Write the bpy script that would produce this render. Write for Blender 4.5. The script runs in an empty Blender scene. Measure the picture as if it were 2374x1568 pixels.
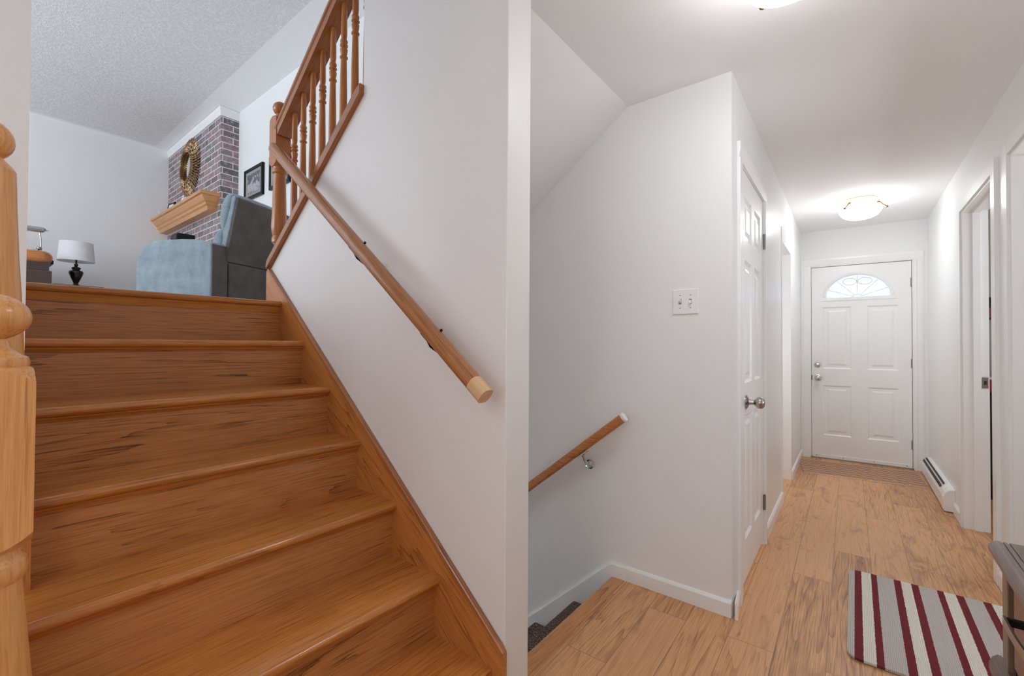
import bpy, bmesh, math, random
from mathutils import Vector, Matrix
random.seed(7)
C = bpy.context.scene.collection
SC = bpy.context.scene
PI = math.pi

def S(r, g, b):                                   # sRGB 0..255 -> linear
    f = lambda c: (c/12.92 if c <= .04045 else ((c+.055)/1.055)**2.4)
    return (f(r/255), f(g/255), f(b/255), 1)

# ------------------------------------------------------------------ camera
H_CAM, F_PX, YAW, PITCH, ROLL = 1.2, 1033.56, .66814, .013475, .005636
def cam_vec(a, up, fw):
    cr, sr = math.cos(ROLL), math.sin(ROLL); a, up = a*cr-up*sr, up*cr+a*sr
    cp, sp = math.cos(PITCH), math.sin(PITCH); fw, up = fw*cp-up*sp, up*cp+fw*sp
    c, s = math.cos(YAW), math.sin(YAW)
    return Vector((a*c-fw*s, a*s+fw*c, up))
cam = bpy.data.cameras.new('camera'); cam_o = bpy.data.objects.new('camera', cam); C.objects.link(cam_o)
rx, ry, rz = cam_vec(1, 0, 0), cam_vec(0, 1, 0), -cam_vec(0, 0, 1)
m = Matrix((rx, ry, rz)).transposed().to_4x4(); m.translation = Vector((0, 0, H_CAM)); cam_o.matrix_world = m
cam.sensor_width = 36; cam.sensor_fit = 'HORIZONTAL'; cam.lens = F_PX*36/2374; cam.clip_start = .05
SC.camera = cam_o

# ------------------------------------------------------------------ world, daylight, added room lights, exposure
w = bpy.data.worlds.new('world'); SC.world = w; w.use_nodes = True
bg = w.node_tree.nodes['Background']; bg.inputs[0].default_value = (.86, .91, 1, 1); bg.inputs[1].default_value = 1.3
SC.view_settings.view_transform = 'Standard'; SC.view_settings.look = 'None'
SC.view_settings.gamma = 1; SC.view_settings.use_curve_mapping = False
SC.view_settings.exposure = 0.22
def area_light(name, loc, rot, sx, sy, power, col):
    l = bpy.data.lights.new(name, 'AREA'); l.shape = 'RECTANGLE'; l.size = sx; l.size_y = sy; l.energy = power; l.color = col
    o = bpy.data.objects.new(name, l); C.objects.link(o); o.location = loc; o.rotation_euler = rot; return o
P_LIVING, P_ROOM, LAMP, P_SIDE = 132, 8, 23.5, 25
area_light('daylight_living_window', (-5.2, -3.47, 2.9), (math.radians(140), 0, 0), 3.6, 1.5, P_LIVING, (.82, .91, 1))
area_light('daylight_room_window', (-.45, -2.57, 1.5), (math.radians(140), 0, 0), 1.9, 1.5, P_ROOM, (.9, .95, 1))
area_light('added_side_room_light', (2.27, 3.0, 1.3), (math.radians(155), 0, math.radians(90)), 1.8, 1.2, P_SIDE, (.86, .94, 1))  # added light, comes through the right doorways to lift the hall ceiling
area_light('added_basement_light', (-3.3, 1.64, -.5), (math.radians(90), 0, math.radians(-90)), .7, .8, 4.5, (.95, .98, 1))  # no window known down here; added to brighten the stairwell wall
area_light('added_alcove_light', (-1.05, 3.73, 1.4), (math.radians(90), 0, 0), .5, 1.2, 5, (.95, .98, 1))  # added out of sight to brighten the far jamb of the opening
SC.cycles.max_bounces = 10; SC.cycles.diffuse_bounces = 7; SC.cycles.glossy_bounces = 4
SC.cycles.use_denoising = True; SC.cycles.sample_clamp_indirect = 8
SC.cycles.caustics_reflective = False; SC.cycles.caustics_refractive = False

# ------------------------------------------------------------------ materials
def new_mat(name):
    m = bpy.data.materials.new(name); m.use_nodes = True
    nt = m.node_tree; b = nt.nodes['Principled BSDF']
    return m, nt, b
def N(nt, t, **kw):
    n = nt.nodes.new(t)
    for k, v in kw.items(): setattr(n, k, v)
    return n
def L(nt, a, b): nt.links.new(a, b)
def ramp(nt, fac, stops, interp='LINEAR'):
    r = N(nt, 'ShaderNodeValToRGB'); r.color_ramp.interpolation = interp
    e = r.color_ramp.elements
    while len(e) < len(stops): e.new(.5)
    for i, (p, c) in enumerate(stops): e[i].position = p; e[i].color = c
    L(nt, fac, r.inputs[0]); return r
def math_n(nt, op, a, b=None):
    n = N(nt, 'ShaderNodeMath', operation=op)
    for i, v in enumerate((a, b)):
        if v is None: continue
        if isinstance(v, (int, float)): n.inputs[i].default_value = v
        else: L(nt, v, n.inputs[i])
    return n.outputs[0]
def mixc(nt, fac, a, b, blend='MIX'):
    n = N(nt, 'ShaderNodeMix', data_type='RGBA', blend_type=blend)
    for i, v in ((0, fac), (6, a), (7, b)):
        if isinstance(v, (int, float)): n.inputs[i].default_value = v
        elif isinstance(v, tuple): n.inputs[i].default_value = v
        else: L(nt, v, n.inputs[i])
    return n.outputs[2]
def noise(nt, vec, scale, detail=3, rough=.55, dist=0):
    n = N(nt, 'ShaderNodeTexNoise'); n.inputs['Scale'].default_value = scale; n.inputs['Detail'].default_value = detail
    n.inputs['Roughness'].default_value = rough; n.inputs['Distortion'].default_value = dist
    if vec is not None: L(nt, vec, n.inputs['Vector'])
    return n.outputs['Fac']
def mapping(nt, src, scale=(1, 1, 1), loc=(0, 0, 0), rot=(0, 0, 0)):
    n = N(nt, 'ShaderNodeMapping'); n.inputs['Scale'].default_value = scale; n.inputs['Location'].default_value = loc; n.inputs['Rotation'].default_value = rot
    L(nt, src, n.inputs['Vector']); return n.outputs[0]
def bump(nt, b, h, strength, dist=.01):
    n = N(nt, 'ShaderNodeBump'); n.inputs['Strength'].default_value = strength; n.inputs['Distance'].default_value = dist
    L(nt, h, n.inputs['Height']); L(nt, n.outputs[0], b.inputs['Normal'])
def coord(nt): return N(nt, 'ShaderNodeTexCoord').outputs['Object']

def plain(name, col, rough=.5, metal=0, vary=.04, scale=6, bstr=0, bscale=200, coat=0):
    m, nt, b = new_mat(name); v = coord(nt)
    f = noise(nt, v, scale)
    d = tuple(c*(1-vary) for c in col[:3])+(1,); e = tuple(min(1, c*(1+vary)) for c in col[:3])+(1,)
    r = ramp(nt, f, [(.3, d), (.7, e)]); L(nt, r.outputs[0], b.inputs['Base Color'])
    b.inputs['Roughness'].default_value = rough; b.inputs['Metallic'].default_value = metal
    b.inputs['Coat Weight'].default_value = coat
    if bstr: bump(nt, b, noise(nt, v, bscale), bstr, .002)
    return m

def wood(name, axis, dark, mid, light, rough=.32, ring=26, along=.07, coat=.25, contrast=1.0, tilt=0, cross=4.2, strips=0):
    """oak: wandering growth lines stretched along one axis, fine dark pores, every board its own offset"""
    m, nt, b = new_mat(name); v = coord(nt)
    oi = N(nt, 'ShaderNodeObjectInfo')
    off = N(nt, 'ShaderNodeCombineXYZ')
    for i, k in enumerate((3.1, 7.7, 5.3)): L(nt, math_n(nt, 'MULTIPLY', oi.outputs['Random'], k*4), off.inputs[i])
    src = mapping(nt, v, rot=(0, tilt, 0)) if tilt else v
    add = N(nt, 'ShaderNodeVectorMath', operation='ADD'); L(nt, src, add.inputs[0]); L(nt, off.outputs[0], add.inputs[1])
    sc = [1, 1, 1]; sc[axis] = along
    vs = mapping(nt, add.outputs[0], tuple(sc))
    big = math_n(nt, 'ADD', noise(nt, vs, cross, 3, .45, .25), math_n(nt, 'MULTIPLY', noise(nt, vs, 60, 3, .6), .009))
    fr = math_n(nt, 'FRACT', math_n(nt, 'MULTIPLY', big, ring))
    line = math_n(nt, 'POWER', fr, 4)
    fade = ramp(nt, noise(nt, mapping(nt, add.outputs[0], tuple(c*1.0 if c == 1 else .3 for c in sc)), 7, 2), [(.35, (.25, .25, .25, 1)), (.62, (1, 1, 1, 1))])
    line = math_n(nt, 'MULTIPLY', line, fade.outputs[0])
    sp = [1, 1, 1]; sp[axis] = .03
    pores = noise(nt, mapping(nt, add.outputs[0], tuple(sp)), 230, 3, .65)
    pr = ramp(nt, pores, [(.38, (0, 0, 0, 1)), (.62, (1, 1, 1, 1))]).outputs[0]
    line = math_n(nt, 'MULTIPLY', line, math_n(nt, 'SUBTRACT', 1.15, math_n(nt, 'MULTIPLY', pr, .75)))
    tone = noise(nt, vs, 1.7, 2)
    f = math_n(nt, 'SUBTRACT', math_n(nt, 'ADD', math_n(nt, 'MULTIPLY', pr, .26), .46), math_n(nt, 'MULTIPLY', line, .46*contrast))
    f = math_n(nt, 'ADD', f, math_n(nt, 'MULTIPLY', math_n(nt, 'SUBTRACT', tone, .5), .3))
    f = math_n(nt, 'ADD', f, math_n(nt, 'MULTIPLY', math_n(nt, 'SUBTRACT', oi.outputs['Random'], .5), .12))
    if strips:
        sx = N(nt, 'ShaderNodeSeparateXYZ'); L(nt, add.outputs[0], sx.inputs[0])
        wn = N(nt, 'ShaderNodeTexWhiteNoise', noise_dimensions='1D'); L(nt, math_n(nt, 'FLOOR', math_n(nt, 'DIVIDE', sx.outputs[0], strips)), wn.inputs['W'])
        f = math_n(nt, 'ADD', f, math_n(nt, 'MULTIPLY', math_n(nt, 'SUBTRACT', wn.outputs['Value'], .5), .2))
    r = ramp(nt, f, [(.08, dark), (.5, mid), (.9, light)])
    L(nt, r.outputs[0], b.inputs['Base Color'])
    b.inputs['Roughness'].default_value = rough; b.inputs['Coat Weight'].default_value = coat; b.inputs['Coat Roughness'].default_value = .18
    bump(nt, b, f, .12, .001)
    return m

WALL = plain('white_wall_paint', S(237, 237, 237), .55, vary=.008, scale=2, bstr=.05, bscale=140)
GLOSS = plain('white_semi_gloss_wall_paint', S(237, 237, 236), .32, vary=.008, scale=2)
TRIM = plain('white_trim_paint', S(242, 242, 241), .28, vary=.01, scale=4)
CEIL = plain('flat_white_ceiling_paint', S(246, 246, 247), .8, vary=.008, scale=1)
PLATE = plain('white_plastic', S(238, 238, 236), .3, vary=.005)
OAKX = dict(dark=S(124, 68, 28), mid=S(182, 114, 58), light=S(212, 146, 84))
OAK = [wood('oak_stain_grain_%s' % a, i, **OAKX) for i, a in enumerate('xyz')]
RISER = wood('oak_riser_veneer', 1, S(100, 58, 28), S(184, 120, 64), S(210, 150, 92), .36, ring=34, contrast=1.1, along=.045, cross=5)
TREAD = wood('oak_tread', 1, S(116, 66, 26), S(186, 118, 54), S(216, 150, 80), .22, contrast=.7, along=.045, strips=.088)
SLOPE = math.radians(38.8)
SKIRT = wood('oak_skirt_plywood', 0, S(118, 66, 28), S(188, 120, 58), S(214, 150, 84), .3, ring=22, along=.09, contrast=1.0, tilt=-SLOPE)
NEWEL = wood('honey_oak', 2, S(168, 104, 48), S(222, 158, 92), S(238, 184, 120), .28, contrast=.55, along=.05)
BAL = wood('baluster_oak', 2, S(120, 66, 28), S(176, 106, 48), S(200, 134, 72), .3, contrast=.5, along=.05)
RAILW = wood('handrail_oak', 0, S(108, 64, 34), S(168, 108, 60), S(196, 140, 90), .3, along=.05, tilt=-SLOPE, contrast=.7)
RAILUP = wood('balustrade_rail_oak', 0, S(96, 52, 22), S(156, 92, 42), S(184, 122, 68), .28, along=.05, tilt=SLOPE, contrast=.7)
RAILEND = wood('raw_oak_end', 0, S(176, 134, 90), S(214, 176, 130), S(226, 194, 152), .5, tilt=-SLOPE, contrast=.4)
MANTEL = wood('mantel_oak', 0, S(160, 104, 58), S(212, 150, 92), S(228, 174, 118), .35, contrast=.5)
DARKWOOD = wood('espresso_wood', 1, S(48, 34, 30), S(78, 60, 54), S(104, 84, 78), .3, contrast=.3)
DRAWERW = wood('brown_drawer_wood', 1, S(84, 48, 20), S(124, 74, 34), S(148, 94, 48), .35, contrast=.5)
STILEW = wood('taupe_wood', 2, S(84, 64, 48), S(116, 92, 72), S(138, 114, 92), .4, contrast=.4)
CAPW = wood('slate_brown_wood', 1, S(58, 42, 38), S(90, 70, 63), S(124, 101, 92), .28, contrast=.4)
BLACK = plain('black_recess', S(14, 10, 9), .5)
BLACKM = plain('black_metal', S(28, 26, 26), .35, .6)
STEEL = plain('brushed_nickel', S(176, 172, 168), .25, 1)
CHROME = plain('chrome', S(205, 205, 205), .12, 1)
HINGE = plain('satin_hinge_metal', S(150, 150, 148), .4, .8)
BRONZE = plain('dark_bronze', S(70, 62, 58), .22, .85)
SHADE = plain('white_lamp_shade', S(238, 238, 240), .8, bstr=.05)
WHITEC = plain('white_ceramic', S(232, 230, 232), .35)
RED = plain('red_print', S(150, 24, 32), .5)
BEIGE = plain('beige_wall_paint', S(172, 166, 158), .7)
BRASS = plain('antique_brass', S(120, 92, 56), .3, .9)
CREAM = plain('cream_metal', S(232, 222, 206), .35)

def fabric(name, a, b_, scale=9):
    m, nt, b = new_mat(name); v = coord(nt)
    f = math_n(nt, 'ADD', math_n(nt, 'MULTIPLY', noise(nt, v, scale, 4, .6), .7), math_n(nt, 'MULTIPLY', noise(nt, v, 120, 2), .35))
    r = ramp(nt, f, [(.36, a), (.7, b_)]); L(nt, r.outputs[0], b.inputs['Base Color'])
    b.inputs['Roughness'].default_value = .85; b.inputs['Sheen Weight'].default_value = .25
    bump(nt, b, noise(nt, v, 260), .3, .003); return m
BLUEF = fabric('blue_grey_chenille', S(120, 136, 147), S(158, 173, 183))
TAUPEF = fabric('taupe_chenille', S(78, 68, 66), S(104, 94, 90))

def popcorn():
    m, nt, b = new_mat('popcorn_ceiling'); v = coord(nt)
    b.inputs['Base Color'].default_value = S(222, 222, 225); b.inputs['Roughness'].default_value = .9
    h = noise(nt, v, 38, 4, .8)
    r = ramp(nt, h, [(.4, (0, 0, 0, 1)), (.62, (1, 1, 1, 1))])
    sx = N(nt, 'ShaderNodeSeparateXYZ'); L(nt, v, sx.inputs[0])
    mask = math_n(nt, 'MULTIPLY', math_n(nt, 'LESS_THAN', sx.outputs[1], 1.80), math_n(nt, 'GREATER_THAN', sx.outputs[0], -7.9))
    hh = math_n(nt, 'MULTIPLY', r.outputs[0], mask)
    c = mixc(nt, math_n(nt, 'MULTIPLY', math_n(nt, 'SUBTRACT', 1, r.outputs[0]), math_n(nt, 'MULTIPLY', mask, .3)), S(250, 250, 252), S(196, 196, 202))
    L(nt, c, b.inputs['Base Color'])
    bump(nt, b, hh, .6, .008); return m
POP = popcorn()

def laminate():
    m, nt, b = new_mat('oak_laminate_planks'); v = coord(nt)
    ang = math.atan(.0213)
    mp = mapping(nt, v, (1, 1, 1), (0, 0, 0), (0, 0, PI/2-ang))        # x' = along the planks
    # after rotation: x' ~ -y, y' ~ x
    br = N(nt, 'ShaderNodeTexBrick'); br.offset = .37; br.offset_frequency = 2; br.squash = 1
    br.inputs['Color1'].default_value = (0, 0, 0, 1); br.inputs['Color2'].default_value = (1, 1, 1, 1); br.inputs['Mortar'].default_value = (.5, .5, .5, 1)
    br.inputs['Scale'].default_value = 1; br.inputs['Mortar Size'].default_value = .0014; br.inputs['Mortar Smooth'].default_value = .2
    br.inputs['Brick Width'].default_value = 1.22; br.inputs['Row Height'].default_value = .1655
    mp2 = mapping(nt, mp, (1, 1, 1), (.35, .072, 0)); L(nt, mp2, br.inputs['Vector'])
    rnd = N(nt, 'ShaderNodeSeparateColor'); L(nt, br.outputs['Color'], rnd.inputs[0]); rv = rnd.outputs[0]
    off = N(nt, 'ShaderNodeCombineXYZ'); L(nt, math_n(nt, 'MULTIPLY', rv, 37), off.inputs[0]); L(nt, math_n(nt, 'MULTIPLY', rv, 11), off.inputs[1])
    add = N(nt, 'ShaderNodeVectorMath', operation='ADD'); L(nt, mp, add.inputs[0]); L(nt, off.outputs[0], add.inputs[1])
    vs = mapping(nt, add.outputs[0], (.07, 1, 1))
    big = noise(nt, vs, 7, 2, .5, .2)
    bands = math_n(nt, 'SUBTRACT', 1, math_n(nt, 'POWER', math_n(nt, 'FRACT', math_n(nt, 'MULTIPLY', big, 13)), 4))
    pores = ramp(nt, noise(nt, mapping(nt, add.outputs[0], (.03, 1, 1)), 200, 3, .6), [(.34, (.26, .26, .26, 1)), (.66, (.84, .84, .84, 1))]).outputs[0]
    blot = noise(nt, mapping(nt, add.outputs[0], (.35, 1, 1)), 9, 3, .6, .6)
    f = math_n(nt, 'ADD', math_n(nt, 'MULTIPLY', bands, .2), math_n(nt, 'MULTIPLY', pores, .5))
    f = math_n(nt, 'ADD', f, math_n(nt, 'MULTIPLY', math_n(nt, 'SUBTRACT', rv, .5), .3))
    r = ramp(nt, f, [(.08, S(136, 86, 54)), (.44, S(214, 160, 108)), (.8, S(236, 188, 136))])
    red = mixc(nt, math_n(nt, 'MULTIPLY', math_n(nt, 'POWER', rv, 2), .34), r.outputs[0], S(176, 112, 74))
    kn = ramp(nt, blot, [(.56, (0, 0, 0, 1)), (.72, (1, 1, 1, 1))])
    c = mixc(nt, math_n(nt, 'MULTIPLY', kn.outputs[0], .62), red, S(128, 76, 54))
    ck = ramp(nt, noise(nt, mapping(nt, add.outputs[0], (.12, 1, 1)), 30, 3, .6, .4), [(.64, (0, 0, 0, 1)), (.74, (1, 1, 1, 1))])
    c = mixc(nt, math_n(nt, 'MULTIPLY', ck.outputs[0], .45), c, S(110, 64, 40))
    c = mixc(nt, math_n(nt, 'MULTIPLY', br.outputs['Fac'], .65), c, S(96, 60, 40))
    L(nt, c, b.inputs['Base Color']); b.inputs['Roughness'].default_value = .33
    bump(nt, b, math_n(nt, 'SUBTRACT', f, br.outputs['Fac']), .1, .001); return m
FLOOR = laminate()

def bricks():
    m, nt, b = new_mat('tumbled_brick'); v = coord(nt)
    s = N(nt, 'ShaderNodeSeparateXYZ'); L(nt, v, s.inputs[0])
    cb = N(nt, 'ShaderNodeCombineXYZ'); L(nt, math_n(nt, 'ADD', s.outputs[0], s.outputs[1]), cb.inputs[0]); L(nt, s.outputs[2], cb.inputs[1])
    br = N(nt, 'ShaderNodeTexBrick'); br.offset = .5
    br.inputs['Color1'].default_value = (0, 0, 0, 1); br.inputs['Color2'].default_value = (1, 1, 1, 1); br.inputs['Mortar'].default_value = (0, 0, 0, 1)
    br.inputs['Scale'].default_value = 1; br.inputs['Brick Width'].default_value = .22; br.inputs['Row Height'].default_value = .0745
    br.inputs['Mortar Size'].default_value = .006; br.inputs['Mortar Smooth'].default_value = .3; br.inputs['Bias'].default_value = 0
    L(nt, cb.outputs[0], br.inputs['Vector'])
    sc = N(nt, 'ShaderNodeSeparateColor'); L(nt, br.outputs['Color'], sc.inputs[0])
    r = ramp(nt, sc.outputs[0], [(.0, S(104, 98, 102)), (.35, S(134, 124, 128)), (.6, S(148, 134, 136)), (.8, S(152, 120, 122)), (1, S(124, 120, 124))])
    blot = ramp(nt, noise(nt, v, 26, 4, .7), [(.5, (0, 0, 0, 1)), (.72, (1, 1, 1, 1))])
    c = mixc(nt, math_n(nt, 'MULTIPLY', blot.outputs[0], .7), r.outputs[0], S(196, 190, 190))
    c = mixc(nt, br.outputs['Fac'], c, S(226, 218, 216))
    L(nt, c, b.inputs['Base Color']); b.inputs['Roughness'].default_value = .9
    bump(nt, b, math_n(nt, 'SUBTRACT', 1, br.outputs['Fac']), .6, .006); return m
BRICK = bricks()

def carpet():
    m, nt, b = new_mat('brown_speckled_carpet'); v = coord(nt)
    f = noise(nt, v, 150, 2, .8)
    r = ramp(nt, f, [(.38, S(46, 34, 31)), (.5, S(92, 74, 66)), (.64, S(164, 146, 136))]); L(nt, r.outputs[0], b.inputs['Base Color'])
    b.inputs['Roughness'].default_value = .95; bump(nt, b, f, .8, .01); return m
CARPET = carpet()

def stripes(name, edges, cols, period=None, axis=0, rib=300, ribcol=.8):
    m, nt, b = new_mat(name); v = coord(nt)
    s = N(nt, 'ShaderNodeSeparateXYZ'); L(nt, v, s.inputs[0]); x = s.outputs[axis]
    x = math_n(nt, 'ADD', x, math_n(nt, 'MULTIPLY', math_n(nt, 'SUBTRACT', noise(nt, v, 90, 2), .5), .006))
    if period: x = math_n(nt, 'FRACT', math_n(nt, 'DIVIDE', x, period))
    r = ramp(nt, x, list(zip(edges, cols)), 'CONSTANT')
    ribs = math_n(nt, 'SINE', math_n(nt, 'MULTIPLY', s.outputs[axis], rib*2*PI))
    rf = math_n(nt, 'ADD', math_n(nt, 'MULTIPLY', ribs, .5), math_n(nt, 'MULTIPLY', noise(nt, v, 400, 2), .8))
    c = mixc(nt, math_n(nt, 'MULTIPLY', math_n(nt, 'SUBTRACT', .7, rf), .28), r.outputs[0], (.03, .02, .02, 1))
    L(nt, c, b.inputs['Base Color']); b.inputs['Roughness'].default_value = .95
    bump(nt, b, rf, .6, .004); return m

def emit_glass(name, col, strength):
    m, nt, b = new_mat(name); v = coord(nt)
    f = noise(nt, v, 7, 3, .6, .8); r = ramp(nt, f, [(.3, tuple(c*.95 for c in col[:3])+(1,)), (.7, col)])
    L(nt, r.outputs[0], b.inputs['Base Color']); L(nt, r.outputs[0], b.inputs['Emission Color']); b.inputs['Emission Strength'].default_value = strength
    b.inputs['Roughness'].default_value = .25; return m
LAMPGLASS = emit_glass('lit_alabaster_glass', (.93, .97, 1, 1), LAMP)
LAMPTOP = emit_glass('lit_inner_glass', (.93, .97, 1, 1), LAMP*.22)

def sheer_glass():
    m, nt, b = new_mat('frosted_door_glass'); out = nt.nodes['Material Output']
    t = N(nt, 'ShaderNodeBsdfTransparent'); tr = N(nt, 'ShaderNodeBsdfTranslucent'); tr.inputs[0].default_value = S(240, 240, 248)
    t.inputs[0].default_value = (.88, .89, .96, 1)
    f = noise(nt, coord(nt), 5, 2)
    mx = N(nt, 'ShaderNodeMixShader'); L(nt, math_n(nt, 'ADD', math_n(nt, 'MULTIPLY', f, .3), .25), mx.inputs[0])
    L(nt, t.outputs[0], mx.inputs[1]); L(nt, tr.outputs[0], mx.inputs[2]); L(nt, mx.outputs[0], out.inputs[0]); return m
SHEER = sheer_glass()
MIRROR = plain('mirror_glass', (.92, .93, .95, 1), .02, 1, vary=.002)
GOLD = plain('antique_gold_leaf', S(156, 126, 92), .4, .55, vary=.3, scale=30)
def photo_print():
    m, nt, b = new_mat('grey_landscape_print'); v = coord(nt)
    s = N(nt, 'ShaderNodeSeparateXYZ'); L(nt, v, s.inputs[0])
    f = math_n(nt, 'ADD', math_n(nt, 'MULTIPLY', s.outputs[2], 1.2), math_n(nt, 'MULTIPLY', noise(nt, v, 22, 5, .7), .9))
    r = ramp(nt, f, [(.25, S(120, 122, 128)), (.42, S(190, 190, 196)), (.5, S(70, 72, 80)), (.62, S(110, 110, 120)), (.8, S(190, 190, 198))])
    L(nt, r.outputs[0], b.inputs['Base Color']); b.inputs['Roughness'].default_value = .15; return m
PRINT = photo_print()
MATB = plain('grey_picture_mat', S(150, 150, 148), .6)

# ------------------------------------------------------------------ mesh helpers
class MB:
    def __init__(s): s.bm = bmesh.new()
    def faces(s, vs, fs):
        v = [s.bm.verts.new(p) for p in vs]
        for f in fs:
            try: s.bm.faces.new([v[i] for i in f])
            except ValueError: pass
        return s
    def box(s, a, b):
        (x0, y0, z0), (x1, y1, z1) = a, b
        x0, x1 = sorted((x0, x1)); y0, y1 = sorted((y0, y1)); z0, z1 = sorted((z0, z1))
        return s.faces([(x0, y0, z0), (x1, y0, z0), (x1, y1, z0), (x0, y1, z0), (x0, y0, z1), (x1, y0, z1), (x1, y1, z1), (x0, y1, z1)],
                       [(3, 2, 1, 0), (4, 5, 6, 7), (0, 1, 5, 4), (1, 2, 6, 5), (2, 3, 7, 6), (3, 0, 4, 7)])
    def extrude(s, poly, fn0, fn1):
        """poly of 2-d points; fn0 / fn1 lift a point to its two end positions"""
        n = len(poly); vs = [fn0(*p) for p in poly]+[fn1(*p) for p in poly]
        return s.faces(vs, [tuple(range(n))[::-1], tuple(range(n, 2*n))]+[(i, (i+1) % n, n+(i+1) % n, n+i) for i in range(n)])
    def xz(s, poly, y0, y1): return s.extrude(poly, lambda a, b: (a, y0, b), lambda a, b: (a, y1, b))
    def yz(s, poly, x0, x1): return s.extrude(poly, lambda a, b: (x0, a, b), lambda a, b: (x1, a, b))
    def xy(s, poly, z0, z1): return s.extrude(poly, lambda a, b: (a, b, z0), lambda a, b: (a, b, z1))
    def lathe(s, prof, c=(0, 0, 0), seg=36, axis=2, rot=None, caps=True):
        rings = []
        M = rot or Matrix.Identity(3)
        for r, z in prof:
            ring = []
            for k in range(seg):
                t = 2*PI*k/seg
                p = (r*math.cos(t), r*math.sin(t), z)
                if axis == 0: p = (z, r*math.cos(t), r*math.sin(t))
                if axis == 1: p = (r*math.sin(t), z, r*math.cos(t))
                ring.append(s.bm.verts.new(M @ Vector(p)+Vector(c)))
            rings.append(ring)
        for a, b in zip(rings, rings[1:]):
            for k in range(seg):
                s.bm.faces.new((a[k], a[(k+1) % seg], b[(k+1) % seg], b[k]))
        for ring in ((rings[0], rings[-1]) if caps else ()):
            try: s.bm.faces.new(ring)
            except ValueError: pass
        return s
    def sweep(s, sec, a, b, up=(0, 0, 1)):
        """section (side, up) swept straight from a to b"""
        a, b = Vector(a), Vector(b); d = (b-a).normalized(); sd = d.cross(Vector(up)).normalized(); u = sd.cross(d)
        return s.extrude(sec, lambda p, q: a+sd*p+u*q, lambda p, q: b+sd*p+u*q)
    def tube(s, pts, r, seg=10, r1=None):
        pts = [Vector(p) for p in pts]; rings = []; n = len(pts)
        for i, p in enumerate(pts):
            d = (pts[min(i+1, n-1)]-pts[max(i-1, 0)]).normalized()
            u = d.orthogonal().normalized() if abs(d.z) > .9 else d.cross(Vector((0, 0, 1))).normalized()
            w_ = d.cross(u); rr = r if r1 is None else r+(r1-r)*i/(n-1)
            rings.append([s.bm.verts.new(p+(u*math.cos(2*PI*k/seg)+w_*math.sin(2*PI*k/seg))*rr) for k in range(seg)])
        for A, B in zip(rings, rings[1:]):
            for k in range(seg): s.bm.faces.new((A[k], A[(k+1) % seg], B[(k+1) % seg], B[k]))
        s.bm.faces.new(rings[0]); s.bm.faces.new(rings[-1]); return s
    def ellipsoid(s, c, r, seg=24, rings=12):
        prof = [(max(1e-4, math.sin(PI*i/rings)), -math.cos(PI*i/rings)) for i in range(rings+1)]
        n0 = len(s.bm.verts); s.lathe(prof, (0, 0, 0), seg); s.bm.verts.ensure_lookup_table()
        for v in list(s.bm.verts)[n0:]: v.co = Vector((v.co.x*r[0]+c[0], v.co.y*r[1]+c[1], v.co.z*r[2]+c[2]))
        return s
    def xform(s, M, start=0):
        s.bm.verts.ensure_lookup_table()
        for v in list(s.bm.verts)[start:]: v.co = M @ v.co
        return s
    def build(s, name, mat, parent=None, smooth=False, bevel=0, seg=2, sub=0):
        bmesh.ops.recalc_face_normals(s.bm, faces=s.bm.faces[:])
        me = bpy.data.meshes.new(name); s.bm.to_mesh(me); s.bm.free(); me.materials.append(mat)
        o = bpy.data.objects.new(name, me); C.objects.link(o)
        if parent is not None: o.parent = parent
        if bevel:
            b = o.modifiers.new('bevel', 'BEVEL'); b.width = bevel; b.segments = seg; b.limit_method = 'ANGLE'; b.angle_limit = .7; b.use_clamp_overlap = True
        if sub: q = o.modifiers.new('smooth', 'SUBSURF'); q.levels = q.render_levels = sub
        if smooth or sub: me.shade_smooth()
        elif bevel: me.shade_auto_smooth(angle=.6) if hasattr(me, 'shade_auto_smooth') else None
        return o
def autosmooth(o, ang=.6):
    me = o.data; me.shade_smooth()
    bm = bmesh.new(); bm.from_mesh(me)
    for e in bm.edges:
        if len(e.link_faces) == 2 and e.calc_face_angle(0) > ang: e.smooth = False
    bm.to_mesh(me); bm.free(); return o
def tag(o, label, cat, group=None, kind=None):
    o['label'] = label; o['category'] = cat
    if group: o['group'] = group
    if kind: o['kind'] = kind
    return o
def thing(name, label, cat, loc=(0, 0, 0), rot=(0, 0, 0), group=None, kind=None):
    o = bpy.data.objects.new(name, None); C.objects.link(o); o.location = loc; o.rotation_euler = rot; o.empty_display_size = .1
    return tag(o, label, cat, group, kind)
def struct(mb, name, mat, label, cat, **kw): return tag(mb.build(name, mat, **kw), label, cat, kind='structure')
def rrect(w, h, r, n=5):
    """rounded rectangle section centred on the origin"""
    out = []
    for cx, cy, a0 in ((w/2-r, h/2-r, 0), (-w/2+r, h/2-r, 90), (-w/2+r, -h/2+r, 180), (w/2-r, -h/2+r, 270)):
        for i in range(n+1):
            a = math.radians(a0+90*i/n); out.append((cx+r*math.cos(a), cy+r*math.sin(a)))
    return out

# ------------------------------------------------------------------ layout numbers
YF = 2.162                     # wall behind both flights, living room and switch
YW, YW0, YW1 = 1.07, 1.0888, 1.212          # skirt face, stair wall faces
XC = -.952                     # edge of the hall ceiling
X0, Z0, RUN, RISE = -.9156, .1842, .2411, .2051
ZL = Z0+6*RISE                 # living room floor
ZC, ZLC = 2.43, 3.99           # ceilings
XFAR = -7.964
PH = .0213
lx = lambda y: -.4606-PH*(y-YF)            # hall left wall
rxw = lambda y: .5615-PH*(y-YF)            # hall right wall
ey = lambda x: 5.801+.05*x                 # end wall
cap = lambda x: 1.645+.766*(x+2.548)       # top of the sloping cap
NX = lambda k: X0-k*RUN
NZ = lambda k: Z0+k*RISE

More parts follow.
